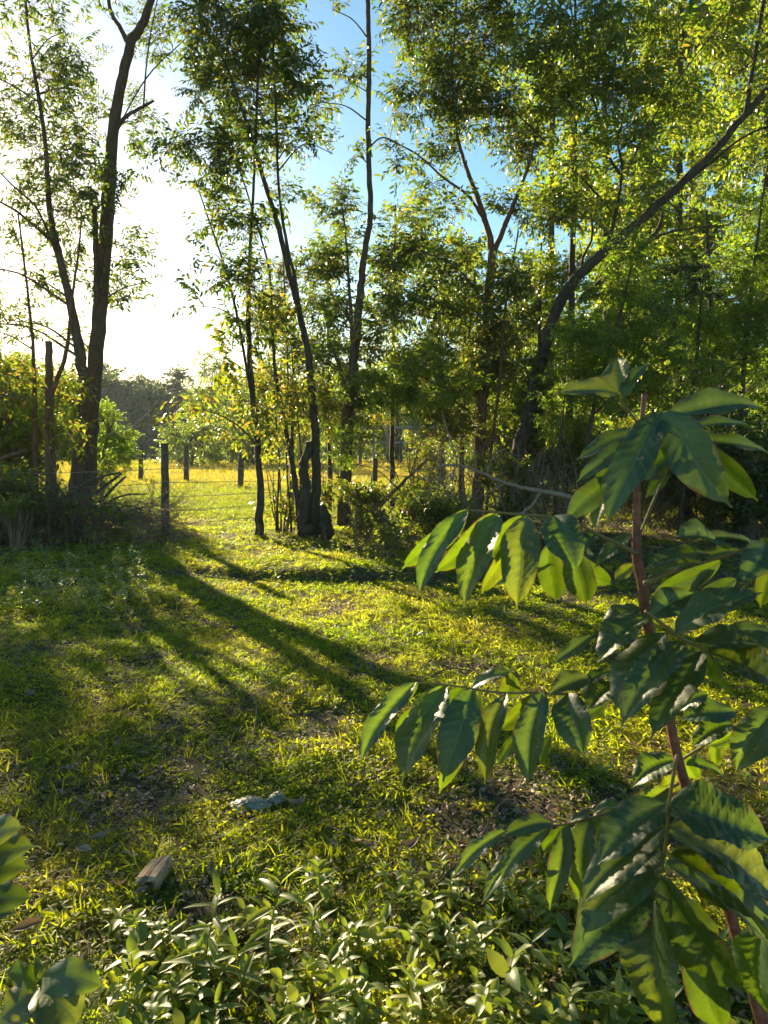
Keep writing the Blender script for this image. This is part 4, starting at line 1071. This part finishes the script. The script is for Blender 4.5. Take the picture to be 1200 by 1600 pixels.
o2 = link('flap', me, o, (.11, .04, .005)); 
me, g = film(660, 988, .10, .08, .03, 6)
tag(link('plastic_scrap', me, None, tuple(g)), 'tiny white plastic bit in the sunlit grass above the middle leaf spray', 'plastic scrap')

# ------------------------------------------------------------------ big-leaved plants in the foreground
def bigleafmat():
    m, nt, out = newmat('broad_leaf')
    g = N_(nt, 'ShaderNodeNewGeometry'); uv = N_(nt, 'ShaderNodeUVMap'); oi = N_(nt, 'ShaderNodeObjectInfo')
    sx = N_(nt, 'ShaderNodeSeparateXYZ'); nt.links.new(uv.outputs[0], sx.inputs[0])
    def mth(op, a, b=None, c=None):
        n = N_(nt, 'ShaderNodeMath', operation=op)
        for k, v in enumerate((a, b, c)):
            if v is None: continue
            if isinstance(v, (int, float)): n.inputs[k].default_value = v
            else: nt.links.new(v, n.inputs[k])
        return n.outputs[0]
    s = mth('ABSOLUTE', mth('SUBTRACT', sx.outputs[0], .5))          # 0 at midrib, .5 at margin
    v = sx.outputs[1]
    mid = mth('LESS_THAN', s, .022)
    ph = mth('FRACT', mth('SUBTRACT', mth('MULTIPLY', v, 10.0), mth('MULTIPLY', s, 3.0)))
    vein = mth('MULTIPLY', mth('LESS_THAN', mth('ABSOLUTE', mth('SUBTRACT', ph, .5)), .055), .6)
    vf = mth('MAXIMUM', mid, vein)
    nz = N_(nt, 'ShaderNodeTexNoise'); nz.inputs['Scale'].default_value = 14; nz.inputs['Detail'].default_value = 4; nt.links.new(g.outputs['Position'], nz.inputs['Vector'])
    r1 = ramp(nt, nz.outputs[0], [(.3, (.006, .030, .014)), (.7, (.018, .060, .016))])
    r2 = ramp(nt, oi.outputs['Random'], [(0, (.8, .9, .9)), (.75, (1, 1, 1)), (1, (1.4, 1.2, .8))])
    mu = N_(nt, 'ShaderNodeMix', data_type='RGBA', blend_type='MULTIPLY'); mu.inputs[0].default_value = 1; nt.links.new(r1.outputs[0], mu.inputs[6]); nt.links.new(r2.outputs[0], mu.inputs[7])
    ve = N_(nt, 'ShaderNodeMix', data_type='RGBA'); nt.links.new(vf, ve.inputs[0]); nt.links.new(mu.outputs[2], ve.inputs[6]); ve.inputs[7].default_value = (.13, .20, .06, 1)
    un = N_(nt, 'ShaderNodeMix', data_type='RGBA'); nt.links.new(g.outputs['Backfacing'], un.inputs[0]); nt.links.new(ve.outputs[2], un.inputs[6]); un.inputs[7].default_value = (.075, .12, .03, 1)
    # spots of damage
    n3o = N_(nt, 'ShaderNodeTexNoise'); n3o.inputs['Scale'].default_value = 30; nt.links.new(g.outputs['Position'], n3o.inputs['Vector'])
    n3 = N_(nt, 'ShaderNodeTexNoise'); n3.inputs['Scale'].default_value = 55; nt.links.new(g.outputs['Position'], n3.inputs['Vector'])
    sp = ramp(nt, n3.outputs[0], [(.68, (0, 0, 0)), (.71, (1, 1, 1))])
    ds = N_(nt, 'ShaderNodeMix', data_type='RGBA'); nt.links.new(sp.outputs[0], ds.inputs[0]); nt.links.new(un.outputs[2], ds.inputs[6]); ds.inputs[7].default_value = (.22, .15, .08, 1)
    p = N_(nt, 'ShaderNodeBsdfPrincipled'); nt.links.new(ds.outputs[2], p.inputs['Base Color']); p.inputs['Roughness'].default_value = .49; p.inputs['Specular IOR Level'].default_value = .8
    p.inputs['Coat Weight'].default_value = .12; p.inputs['Coat Roughness'].default_value = .38
    tr = N_(nt, 'ShaderNodeBsdfTranslucent')
    rt = ramp(nt, oi.outputs['Random'], [(0, (.30, .48, .010)), (.75, (.42, .58, .012)), (1, (.54, .60, .02))])
    tv = N_(nt, 'ShaderNodeMix', data_type='RGBA', blend_type='MULTIPLY'); nt.links.new(mth('MULTIPLY', vf, .9), tv.inputs[0]); nt.links.new(rt.outputs[0], tv.inputs[6]); tv.inputs[7].default_value = (.38, .50, .3, 1)
    n4 = N_(nt, 'ShaderNodeTexNoise'); n4.inputs['Scale'].default_value = 22; n4.inputs['Detail'].default_value = 6; n4.inputs['Roughness'].default_value = .7; nt.links.new(g.outputs['Position'], n4.inputs['Vector'])
    rv = ramp(nt, n4.outputs[0], [(.3, (.55, .62, .5)), (.7, (1, 1, 1))])
    t2 = N_(nt, 'ShaderNodeMix', data_type='RGBA', blend_type='MULTIPLY'); t2.inputs[0].default_value = 1; nt.links.new(tv.outputs[2], t2.inputs[6]); nt.links.new(rv.outputs[0], t2.inputs[7])
    ed = mth('GREATER_THAN', mth('ADD', mth('MULTIPLY', s, 1.0), mth('MULTIPLY', n3o.outputs[0], .25)), .60)
    t3 = N_(nt, 'ShaderNodeMix', data_type='RGBA'); nt.links.new(ed, t3.inputs[0]); nt.links.new(t2.outputs[2], t3.inputs[6]); t3.inputs[7].default_value = (.30, .17, .04, 1)
    nt.links.new(t3.outputs[2], tr.inputs[0])
    mx = N_(nt, 'ShaderNodeMixShader'); mx.inputs[0].default_value = .33
    bu = N_(nt, 'ShaderNodeBump'); bu.inputs['Strength'].default_value = .35; bu.inputs['Distance'].default_value = .003; bu.invert = True
    nt.links.new(vf, bu.inputs['Height']); nt.links.new(bu.outputs[0], p.inputs['Normal'])
    nt.links.new(p.outputs[0], mx.inputs[1]); nt.links.new(tr.outputs[0], mx.inputs[2]); nt.links.new(mx.outputs[0], out.inputs[0])
    return m
M['big'] = bigleafmat()
m, nt, out = newmat('young_red_stem')
nz = N_(nt, 'ShaderNodeTexNoise'); nz.inputs['Scale'].default_value = 60; g_ = N_(nt, 'ShaderNodeNewGeometry'); nt.links.new(g_.outputs['Position'], nz.inputs['Vector'])
r = ramp(nt, nz.outputs[0], [(.3, (.13, .045, .03)), (.7, (.26, .11, .07))]); p = N_(nt, 'ShaderNodeBsdfPrincipled'); nt.links.new(r.outputs[0], p.inputs['Base Color']); p.inputs['Roughness'].default_value = .6
nt.links.new(p.outputs[0], out.inputs[0]); M['redstem'] = m
m, nt, out = newmat('green_stalk')
p = N_(nt, 'ShaderNodeBsdfPrincipled'); nz = N_(nt, 'ShaderNodeTexNoise'); nz.inputs['Scale'].default_value = 40; r = ramp(nt, nz.outputs[0], [(.3, (.13, .10, .03)), (.7, (.22, .17, .05))]); nt.links.new(r.outputs[0], p.inputs['Base Color']); p.inputs['Roughness'].default_value = .55
nt.links.new(p.outputs[0], out.inputs[0]); M['stalk'] = m

def big_leaf(B, T, w_, roll, fold=.45, bow=.10, seed=0, rows=34, cols=9, flip=False, corr=.17):
    r = np.random.default_rng(seed)
    B = np.asarray(B); T = np.asarray(T); L = np.linalg.norm(T - B); t = (T - B) / L
    c = np.array([0, 0, EYE]) - (B + T) / 2
    n = norm(c - t * np.dot(c, t)); s = np.cross(t, n)
    ca, sa = math.cos(roll), math.sin(roll)
    n, s = n * ca + s * sa, s * ca - n * sa
    if n[2] < -.2 and False: n, s = -n, -s
    v = np.linspace(0, 1, rows)[:, None]; q = np.linspace(-1, 1, cols)[None]
    vv = np.clip(v / .93, 0, 1)
    prof = (1 - np.abs(2 * vv ** .93 - 1) ** 2.15) ** .72 * (v < .93) + .05 * sstep(.80, .93, v) * (1 - v) / .07 * (v >= .80)
    prof = np.clip(prof, 0, 1)
    hw = w_ / 2 * prof + .0015
    ph1 = r.uniform(0, 6.28); ph2 = r.uniform(0, 6.28)
    up = fold * np.abs(q) * hw - .55 * fold * (np.abs(q) ** 2) * hw
    corrg = corr * (1 - .75 * np.abs(q) ** 3) * hw * np.sin(2 * math.pi * (v * 10.0 - np.abs(q) * 1.5)) * np.abs(q) ** .7
    edge = .22 * hw * np.abs(q) ** 3 * np.sin(v * 13 + np.sign(q) * 1.7 + ph1)
    z = up + corrg * .62 + edge * .55 + bow * L * 4 * v * (1 - v) * .8 - .05 * L * v ** 3 * r.uniform(0, 1)
    lat = .03 * L * np.sin(v * 3.1 + ph2) * np.sin(math.pi * v)
    V = B + (v * L)[..., None] * t + (q * hw + lat)[..., None] * s + (z + 0 * q)[..., None] * n
    i = np.arange(rows - 1)[:, None] * cols; j = np.arange(cols - 1)[None]
    Q = np.stack([i + j, i + j + 1, i + cols + j + 1, i + cols + j], -1).reshape(-1, 4)
    if flip: Q = Q[:, ::-1]
    uv = np.stack(np.broadcast_arrays((q + 1) / 2, v), -1).reshape(-1, 2)
    return V.reshape(-1, 3), Q, uv

SN = np.array(SUND)
def aim_roll(B, T, want, side=None):
    """the roll (radians) whose leaf normal makes the wanted cosine with the sun, least turned from the camera, top side up"""
    t = norm(T - B); c = np.array([0, 0, EYE]) - (B + T) / 2
    n = norm(c - t * np.dot(c, t)); s = np.cross(t, n); best = None
    for d in range(-66, 67, 3):
        a = math.radians(d); q = n * math.cos(a) + s * math.sin(a)
        cost = abs(float(q @ SN) - want) * 3 + abs(d) / 150 + max(0, .2 - q[2]) * .8
        if best is None or cost < best[0]: best = (cost, a)
    return best[1]

def leaf_part(root, parent, B, T, w_, roll, **kw):
    V, Q, uv = big_leaf(B, T, w_, roll, **kw)
    mb = MB(); mb.add(V, Q)
    me = mb.mesh('leaf', M['big'], tuple(root.location), uv=uv)
    return link('leaf', me, parent)

def stalk(root, pts, Yd, name='leaf_stalk', mat='stalk', wm=1.0):
    w3 = []; rr = []
    for q in pts:
        YY = Yd + (q[3] if len(q) > 3 else 0); w3.append(P(q[0], q[1], YY)); rr.append(q[2] * wm / 2 * YY / F)
    pp, rr = smooth_path(w3, rr, 5); mb = MB(); tube(mb, pp, rr, 8, .03)
    return mb.build(name, M[mat], root)

YS = 1.42
sg = P(1260, 1900, YS); sg[2] = float(H(sg[0], sg[1]))
sap = thing('sapling', sg, 'close reddish-stemmed sapling with long drooping glossy leaflets at the right', 'sapling')
stalk(sap, [(1262, 1905, 26), (1215, 1690, 24), (1180, 1560, 22), (1135, 1410, 19), (1085, 1270, 18), (1058, 1180, 17), (1040, 1090, 16), (1020, 1010, 17), (1008, 955, 19), (1004, 915, 17), (995, 868, 16), (995, 780, 12), (998, 700, 10), (1001, 666, 8)], YS, 'stem', 'redstem')
stalk(sap, [(1001, 668, 7), (1004, 645, 8), (1007, 615, 9)], YS, 'cut_tip', 'redstem')
# each spray: stalk path, base depth, leaves: base px, tip px, width px, base depth offset, tip depth offset, roll in degrees
R = math.radians
SPRAYS = [
 # crown of the sapling
 ([(1001, 668, 4), (985, 645, 4), (968, 624, 3.5), (962, 612, 2)], YS, [
   (970, 616, 966, 558, 50, .02, .05, -25), (972, 618, 872, 610, 36, 0, -.02, 50), (970, 626, 1016, 566, 22, 0, .02, 55)]),
 ([(999, 690, 5), (1012, 670, 4.5), (1030, 650, 4), (1042, 646, 3)], YS - .02, [
   (1032, 643, 944, 815, 64, 0, -.08, 28), (1034, 646, 1143, 792, 78, -.02, -.14, -34), (1046, 650, 1192, 634, 44, .02, .06, -58), (1075, 672, 1183, 668, 26, .06, .12, 50),
   (1080, 690, 1206, 708, 28, .06, .10, 50), (1075, 670, 1184, 785, 52, .05, .06, 20), (1005, 676, 900, 715, 32, .05, .06, 45), (1000, 685, 900, 752, 32, .03, .02, -40), (985, 700, 930, 762, 34, .08, .10, 15)]),
 ([(998, 840, 4), (1018, 790, 4), (1038, 745, 3.5), (1062, 700, 3)], YS + .06, [
   (1066, 690, 1002, 752, 62, .0, .04, 8), (1058, 712, 1008, 778, 26, .0, .05, 30), (960, 745, 884, 815, 48, .02, .0, 10), (952, 770, 930, 828, 22, .02, .0, 30), (966, 770, 940, 800, 20, .05, .05, 20)]),
 # upper left spray
 ([(996, 866, 8), (962, 848, 6), (930, 833, 5), (890, 812, 4.5), (840, 806, 4), (790, 802, 3.5), (745, 798, 3), (728, 797, 2)], YS - .02, [
   (728, 797, 628, 890, 40, 0, .06, -22), (730, 797, 652, 930, 40, 0, -.07, 48), (772, 802, 680, 895, 42, 0, .07, -15), (780, 802, 722, 948, 54, 0, -.06, 38), (816, 806, 762, 872, 40, 0, .07, -12),
   (800, 835, 752, 928, 32, .05, .08, -20), (822, 806, 806, 950, 68, -.02, -.08, 20), (866, 806, 902, 892, 66, -.03, -.12, -42), (858, 850, 868, 940, 52, .05, .08, 0), (900, 860, 916, 944, 56, .02, .04, 12),
   (930, 835, 903, 868, 30, .0, -.04, 50), (985, 835, 930, 884, 26, .04, 0, 55), (845, 870, 770, 915, 22, .08, .1, 20), (900, 872, 955, 915, 40, .08, .12, 10), (990, 882, 960, 905, 24, .08, .1, 10), (905, 812, 925, 868, 36, .0, .06, 30)]),
 # upper right spray
 ([(1006, 912, 8), (1040, 898, 5), (1080, 885, 4.5), (1130, 870, 4), (1180, 852, 3.5), (1230, 835, 3)], YS - .04, [
   (1128, 856, 1056, 838, 44, 0, -.06, -45), (1112, 868, 1008, 884, 34, 0, -.05, 52), (1100, 880, 1012, 898, 26, 0, .0, -50), (1125, 876, 1018, 930, 36, .04, .06, -15), (1115, 890, 1058, 930, 28, .04, .06, 20),
   (1196, 848, 1158, 912, 52, -.02, -.1, 30), (1180, 852, 1078, 845, 20, .03, .0, 62), (1215, 850, 1188, 950, 44, .05, .08, -10), (1150, 905, 1062, 948, 34, .07, .1, -10), (1190, 840, 1255, 910, 50, 0, .0, 20), (1160, 862, 1090, 870, 20, .03, .02, 50)]),
 # middle cluster towards the viewer
 ([(1008, 955, 6), (1035, 975, 6), (1052, 990, 6), (1075, 1002, 6), (1102, 1016, 5.5), (1115, 1030, 3)], YS - .12, [
   (1056, 990, 1190, 922, 56, 0, -.04, -50), (1085, 1004, 1245, 1016, 58, 0, -.03, -50), (1104, 1018, 1262, 1110, 84, 0, -.06, -44), (1098, 1018, 1016, 1152, 56, 0, -.08, 32), (1068, 1003, 970, 1134, 62, 0, -.08, 30),
   (1040, 990, 958, 1112, 58, .02, -.02, 26), (1015, 965, 932, 1035, 54, .05, .02, 38), (1018, 962, 1085, 925, 56, .05, .06, -20), (1000, 950, 940, 985, 40, .12, .12, 30), (925, 993, 866, 1036, 26, .1, .08, 55), (1110, 1024, 1150, 1090, 36, .05, .08, 30), (1060, 985, 1120, 945, 44, .04, .04, -40), (1080, 1010, 1060, 1110, 46, .05, .05, 20), (1110, 1010, 1215, 985, 50, .04, .02, -50)]),
 # middle left spray
 ([(1045, 1108, 6), (1000, 1095, 5), (950, 1088, 5), (890, 1085, 4.5), (840, 1083, 4), (780, 1082, 3.5), (725, 1074, 3), (680, 1068, 3), (650, 1067, 2)], YS - .06, [
   (650, 1066, 562, 1194, 38, 0, -.06, 52), (652, 1067, 568, 1150, 26, .01, .05, -20), (690, 1072, 617, 1146, 38, 0, .06, -18), (699, 1072, 624, 1222, 62, 0, -.07, 25), (724, 1074, 688, 1124, 44, 0, .07, -5),
   (738, 1078, 692, 1222, 66, -.03, -.10, 14), (730, 1090, 686, 1242, 40, .04, .07, -12), (748, 1080, 742, 1170, 40, .03, .06, 10), (792, 1084, 756, 1225, 42, -.02, -.08, 42), (796, 1050, 732, 1078, 22, .04, .06, 58), (800, 1052, 792, 1092, 40, .05, .08, 5),
   (832, 1086, 782, 1142, 36, 0, .06, -15), (812, 1145, 778, 1196, 20, .04, .08, 25), (848, 1082, 824, 1228, 52, -.02, -.09, 22), (888, 1084, 912, 1182, 64, -.02, -.10, -34), (918, 1060, 858, 1084, 38, 0, -.05, 58), (966, 1072, 918, 1108, 52, 0, -.05, 45),
   (955, 1048, 914, 1070, 22, .02, .0, 60), (945, 1100, 912, 1122, 26, .05, .06, 0), (860, 1150, 845, 1195, 24, .06, .09, 20), (790, 1045, 812, 1075, 20, .05, .05, 30)]),
 # lower left spray
 ([(1064, 1222, 6), (1020, 1245, 5), (980, 1262, 4.5), (930, 1276, 4), (885, 1288, 3.5), (858, 1290, 3), (820, 1296, 2.5), (788, 1299, 2)], YS + .04, [
   (790, 1298, 706, 1372, 26, 0, .0, 50), (862, 1286, 784, 1303, 32, 0, -.04, -52), (860, 1288, 780, 1378, 34, 0, -.03, 50), (838, 1318, 750, 1412, 30, .03, .0, 45), (888, 1288, 848, 1332, 34, 0, .07, -10), (888, 1290, 858, 1422, 40, 0, -.05, 35),
   (922, 1278, 903, 1412, 56, 0, -.04, 15), (965, 1264, 928, 1326, 46, 0, .0, 25), (972, 1258, 926, 1270, 20, .02, .03, 45), (922, 1272, 890, 1284, 14, 0, 0, 40), (1045, 1232, 968, 1272, 36, 0, .0, 40), (1000, 1255, 960, 1310, 34, .04, .06, 10)]),
 # lower cluster hanging towards the viewer
 ([(1058, 1180, 6), (1050, 1225, 6), (1045, 1262, 6), (1040, 1325, 6), (1030, 1370, 5), (1018, 1405, 3)], YS - .16, [
   (1040, 1256, 932, 1350, 62, 0, -.04, 38), (1038, 1290, 905, 1415, 58, 0, -.05, 40), (1034, 1328, 898, 1462, 72, 0, -.06, 30), (1014, 1392, 888, 1512, 74, -.01, -.08, 32), (1030, 1330, 990, 1368, 36, -.02, -.05, 50), (1010, 1370, 908, 1440, 46, .02, .0, 44),
   (1046, 1258, 1208, 1312, 80, 0, -.05, -50), (1046, 1290, 1250, 1452, 92, 0, -.08, -46), (1046, 1335, 1235, 1522, 84, 0, -.06, -44), (1032, 1366, 1162, 1556, 80, -.01, -.08, -38), (1020, 1402, 1048, 1625, 78, -.01, -.1, 30), (1026, 1400, 1078, 1500, 30, .03, .04, 45),
   (1075, 1485, 1130, 1610, 64, .05, .05, 8), (1190, 1450, 1205, 1590, 60, .05, .05, 25), (1060, 1450, 1100, 1540, 40, .06, .08, -20), (1044, 1300, 1170, 1400, 66, .04, .03, -50), (1040, 1350, 1200, 1470, 70, .05, .02, -40), (1024, 1385, 950, 1470, 60, .03, .02, 30), (1034, 1310, 960, 1370, 50, .04, .03, 20), (1046, 1400, 1120, 1500, 60, .05, .03, -20)]),
 # right middle leaves, partly out of frame
 ([(1060, 1190, 5), (1100, 1165, 4), (1160, 1130, 4), (1230, 1100, 3.5)], YS + .06, [
   (1150, 1112, 1062, 1122, 42, 0, .0, -40), (1145, 1132, 1080, 1168, 40, 0, -.02, 30), (1185, 1128, 1105, 1166, 34, 0, .03, -20), (1212, 1108, 1148, 1208, 70, 0, -.05, 20), (1120, 1150, 1120, 1200, 26, .04, .04, 0), (1105, 1085, 1062, 1110, 34, .02, .04, 30)]),
 ([(1062, 1195, 4), (1040, 1208, 3.5), (1020, 1212, 3)], YS + .08, [
   (1056, 1188, 988, 1230, 48, 0, -.02, 25), (1072, 1196, 1135, 1216, 26, 0, .0, 40), (1068, 1216, 1030, 1232, 30, 0, .02, -20), (1060, 1170, 1090, 1220, 30, .02, .04, 10)]),
]
sd_ = 0
for pts, Yd, lv in SPRAYS:
    st = stalk(sap, pts, Yd)
    for (bx, by, tx, ty, wp, b0, t0, roll) in lv:
        sd_ += 1
        Bp, Tp = P(bx, by, Yd + b0), P(tx, ty, Yd + t0)
        rl = R(roll) if abs(roll) < 24 else aim_roll(Bp, Tp, random.choice((-.3, -.12, -.04, .08, .16, .26)))
        leaf_part(sap, st, Bp, Tp, wp / F * Yd * (.84 if by < 1240 or bx < 1000 else 1.0) / max(.62, math.cos(rl)), rl, seed=sd_, fold=.45 + .6 * random.random(), bow=.04 + .08 * random.random())

# two closer plants at the lower left
def corner_plant(label, base_px, Yd, stems, lv):
    g = P(base_px[0], base_px[1], Yd); g[2] = float(H(g[0], g[1]))
    root = thing('broadleaf_plant', g, label, 'plant')
    st = None
    for pts in stems:
        st = stalk(root, pts, Yd, 'stem')
    global sd_
    for (bx, by, tx, ty, wp, b0, t0, roll) in lv:
        sd_ += 1
        Bp, Tp = P(bx, by, Yd + b0), P(tx, ty, Yd + t0)
        leaf_part(root, st, Bp, Tp, wp / F * Yd * 1.1, aim_roll(Bp, Tp, -.03), seed=sd_, bow=.08, corr=.015, fold=.15)
corner_plant('out-of-focus broad blue-green leaves entering at the left edge', (-90, 2100), 1.0, [[(-90, 2250, 12), (-85, 1800, 10), (-70, 1500, 8), (-62, 1400, 6), (-60, 1300, 4)]],
   [(-62, 1320, 38, 1292, 56, 0, -.02, -56), (-62, 1345, 56, 1322, 62, 0, -.03, -56), (-65, 1365, 44, 1352, 66, 0, -.02, -56), (-70, 1420, 52, 1402, 52, 0, -.02, -56), (-65, 1440, 20, 1425, 40, 0, 0, -56), (-62, 1300, -120, 1260, 56, 0, 0, -56)])
corner_plant('out-of-focus low plant with an arching shiny leaf in the lower left corner', (50, 2000), 1.1, [[(50, 2080, 10), (55, 1800, 9), (58, 1640, 7), (62, 1545, 5)]],
   [(64, 1528, 162, 1540, 50, 0, -.04, -56), (62, 1545, 122, 1602, 84, 0, -.03, -50), (58, 1540, 8, 1518, 48, 0, -.03, -56), (56, 1545, 0, 1592, 56, 0, -.03, -56), (60, 1560, 70, 1640, 60, -.02, -.04, -56), (62, 1530, 55, 1490, 26, 0, .03, -56), (66, 1540, 140, 1580, 30, .03, .05, -56), (50, 1580, -20, 1630, 50, 0, 0, -56)])

# ------------------------------------------------------------------ seedlings at the bottom
WG = ['left end', 'left middle part', 'right middle part', 'right end']
def zone(px): return WG[int(min(3, max(0, px // 300)))]
def mini_leaf(L, W, rows, cols, bend, seed):
    r = np.random.default_rng(seed)
    v = np.linspace(0, 1, rows)[:, None]; q = np.linspace(-1, 1, cols)[None]
    hw = W / 2 * np.sin(math.pi * v ** .85) ** .8 * (1 - .4 * sstep(.8, 1, v)) + .0006
    z = .4 * np.abs(q) * hw - bend * L * v ** 2 + .1 * hw * np.sin(v * 12 + seed) * np.abs(q)
    V = np.stack(np.broadcast_arrays(v * L, q * hw, z), -1).reshape(-1, 3)
    i = np.arange(rows - 1)[:, None] * cols; j = np.arange(cols - 1)[None]
    mb = MB(); mb.add(V, np.stack([i + j, i + cols + j, i + cols + j + 1, i + j + 1], -1).reshape(-1, 4))
    return mb
ML = [mini_leaf(.055, .026, 7, 4, b, k).mesh('leaf', M['weed']) for k, b in enumerate((.1, .3, .5))]
MN = [mini_leaf(.075, .018, 7, 4, b, k + 5).mesh('leaf', M['weed']) for k, b in enumerate((.15, .35))]
MR = [mini_leaf(.050, .034, 7, 4, b, k + 9).mesh('leaf', M['weed_pale']) for k, b in enumerate((.1, .3))]
def seedling_proto(h, pairs, kind, seed):
    r = np.random.default_rng(seed)
    root = thing('seedling', (0, 0, 0), None, None)
    lean = r.normal(0, .12, 2) * h
    pts = np.array([(0, 0, -.02), (lean[0] * .3, lean[1] * .3, h * .5), (lean[0], lean[1], h)])
    pp, rr = smooth_path(pts, [.0025, .002, .001], 4); mb = MB(); tube(mb, pp, rr, 5); mb.build('stem', M['stalk'], root)
    a0 = r.uniform(0, 6.28)
    for k in range(pairs):
        u = .25 + .75 * k / max(1, pairs - 1); z = h * u; c = (lean[0] * u ** 1.5, lean[1] * u ** 1.5, z)
        for sgn in (0, math.pi):
            a = a0 + k * math.pi / 2 + sgn + r.normal(0, .25)
            el = (.05 + .55 * (k / pairs)) if k < pairs - 1 else .75
            sc_ = (1.15 - .55 * abs(k / pairs - .4)) * r.uniform(.8, 1.15)
            ms = dict(oval=ML, narrow=MN, round=MR)[kind]; me = ms[r.integers(0, len(ms))]
            o = link('leaf', me, root, c)
            o.rotation_euler = (r.normal(0, .3), -el + r.normal(0, .2), a); o.scale = (sc_,) * 3
    return root
def copy_thing(root):
    n = root.copy(); C.objects.link(n)
    for ch in root.children:
        d = ch.copy(); C.objects.link(d); d.parent = n
    return n
PR = [seedling_proto(h, p_, 'oval', k) for k, (h, p_) in enumerate([(.07, 4), (.10, 5), (.13, 6), (.05, 3), (.11, 5), (.08, 4)])]
PM = [seedling_proto(.10, 5, 'narrow', 31), seedling_proto(.08, 4, 'round', 32), seedling_proto(.11, 5, 'round', 33)]
PN = [seedling_proto(.22, 8, 'narrow', 21), seedling_proto(.20, 7, 'narrow', 22)]
used = set()
def place(pro, g, s, label, group=None):
    o = pro if pro.name not in used else copy_thing(pro)
    used.add(pro.name); used.add(o.name)
    o.location = tuple(g); o.rotation_euler = (0, 0, RNG.uniform(0, 6.28)); o.scale = (s, s, s)
    tag(o, label, 'seedling', group)
def low_edge(px): return 1425 - 25 * math.sin(px / 110.0) + (60 if px < 300 else 0)
cnt = 0
while cnt < 290:
    px = RNG.uniform(180, 1220); py = RNG.uniform(1395, 1800)
    if py < low_edge(px) + 10: continue
    g = G(px, py); place((PR + PM)[cnt % 9], g, RNG.uniform(.5, 1.0) if cnt % 6 else RNG.uniform(1.0, 1.3), f'small leafy seedling in the weedy strip along the bottom, {zone(px)}', f'leafy seedlings in the bottom strip, {zone(px)}'); cnt += 1
for k in range(46):
    px = RNG.uniform(900, 1230); py = RNG.uniform(1180, 1400); g = G(px, py)
    place(PR[k % 6], g, RNG.uniform(.5, .8), 'tiny seedling in the sunny litter behind the sapling', 'tiny seedlings behind the sapling')
for k in range(26):
    px = RNG.uniform(480, 900); py = RNG.uniform(1385, 1440); g = G(px, py)
    place(PR[k % 6], g, RNG.uniform(.55, .9), 'small seedling at the upper fringe of the weedy strip', 'seedlings at the upper fringe of the strip')
place(PN[0], G(318, 1560), 1.25, 'taller narrow-leaved seedling below and right of the broken brick')
place(PN[1], G(415, 1530), 1.3, 'upright narrow-leaved seedling left of the middle of the weedy strip')
place(PR[2], G(500, 1420), 1.1, 'light green seedling standing alone left of the dead twig')
place(PR[4], G(210, 1570), 1.15, 'pale-leaved seedling nearest the lower left corner plant')
place(PR[1], G(790, 1590), 1.5, 'larger seedling with pale leaves under the lower left leaf spray')

# upright herbs at the far left of the lawn and in front of the brush
wmb = MB(); tm = MB(); n = 300
px = np.concatenate([RNG.uniform(20, 230, 190), RNG.uniform(160, 420, 60), RNG.uniform(400, 640, 50)]); py = np.concatenate([RNG.uniform(845, 965, 190), RNG.uniform(800, 870, 60), RNG.uniform(850, 900, 50)])
for a, b in zip(px, py):
    g = G(a, b); h = RNG.uniform(.1, .3); tp = g + np.array([RNG.normal(0, .04), RNG.normal(0, .04), h])
    twigs(tm, [g], [tp], .0025, .001)
    k = 12; u = RNG.uniform(.25, 1, (k, 1)); q = g * (1 - u) + tp * u; an = RNG.uniform(0, 6.28, k)
    leaves(wmb, q, np.stack([np.cos(an), np.sin(an), RNG.uniform(.1, .9, k)], -1), np.array([[0, 0, 1.0]]) + RNG.normal(0, .4, (k, 3)), RNG.uniform(.03, .06, k), RNG.uniform(.01, .02, k))
o = wmb.build('weeds', M['weed']); tag(o, 'upright small-leaved weeds in front of the brush', kind='stuff')
s2 = tm.build('weed_stems', M['stalk'], o); tag(s2, kind='stuff')

# ------------------------------------------------------------------ haze
mb = MB(); box(mb, (0, 720, 11.0), (2000, 1700, 26.5))
hz = mb.build('haze', None, smooth=False)
m = bpy.data.materials.new('haze'); m.use_nodes = True; nt = m.node_tree; nt.nodes.clear()
out = nt.nodes.new('ShaderNodeOutputMaterial'); pv = nt.nodes.new('ShaderNodeVolumePrincipled')
pv.inputs['Color'].default_value = (.75, .88, 1.0, 1); pv.inputs['Density'].default_value = HAZE; pv.inputs['Anisotropy'].default_value = .2
nt.links.new(pv.outputs[0], out.inputs['Volume']); hz.data.materials.append(m)
tag(hz, kind='stuff')
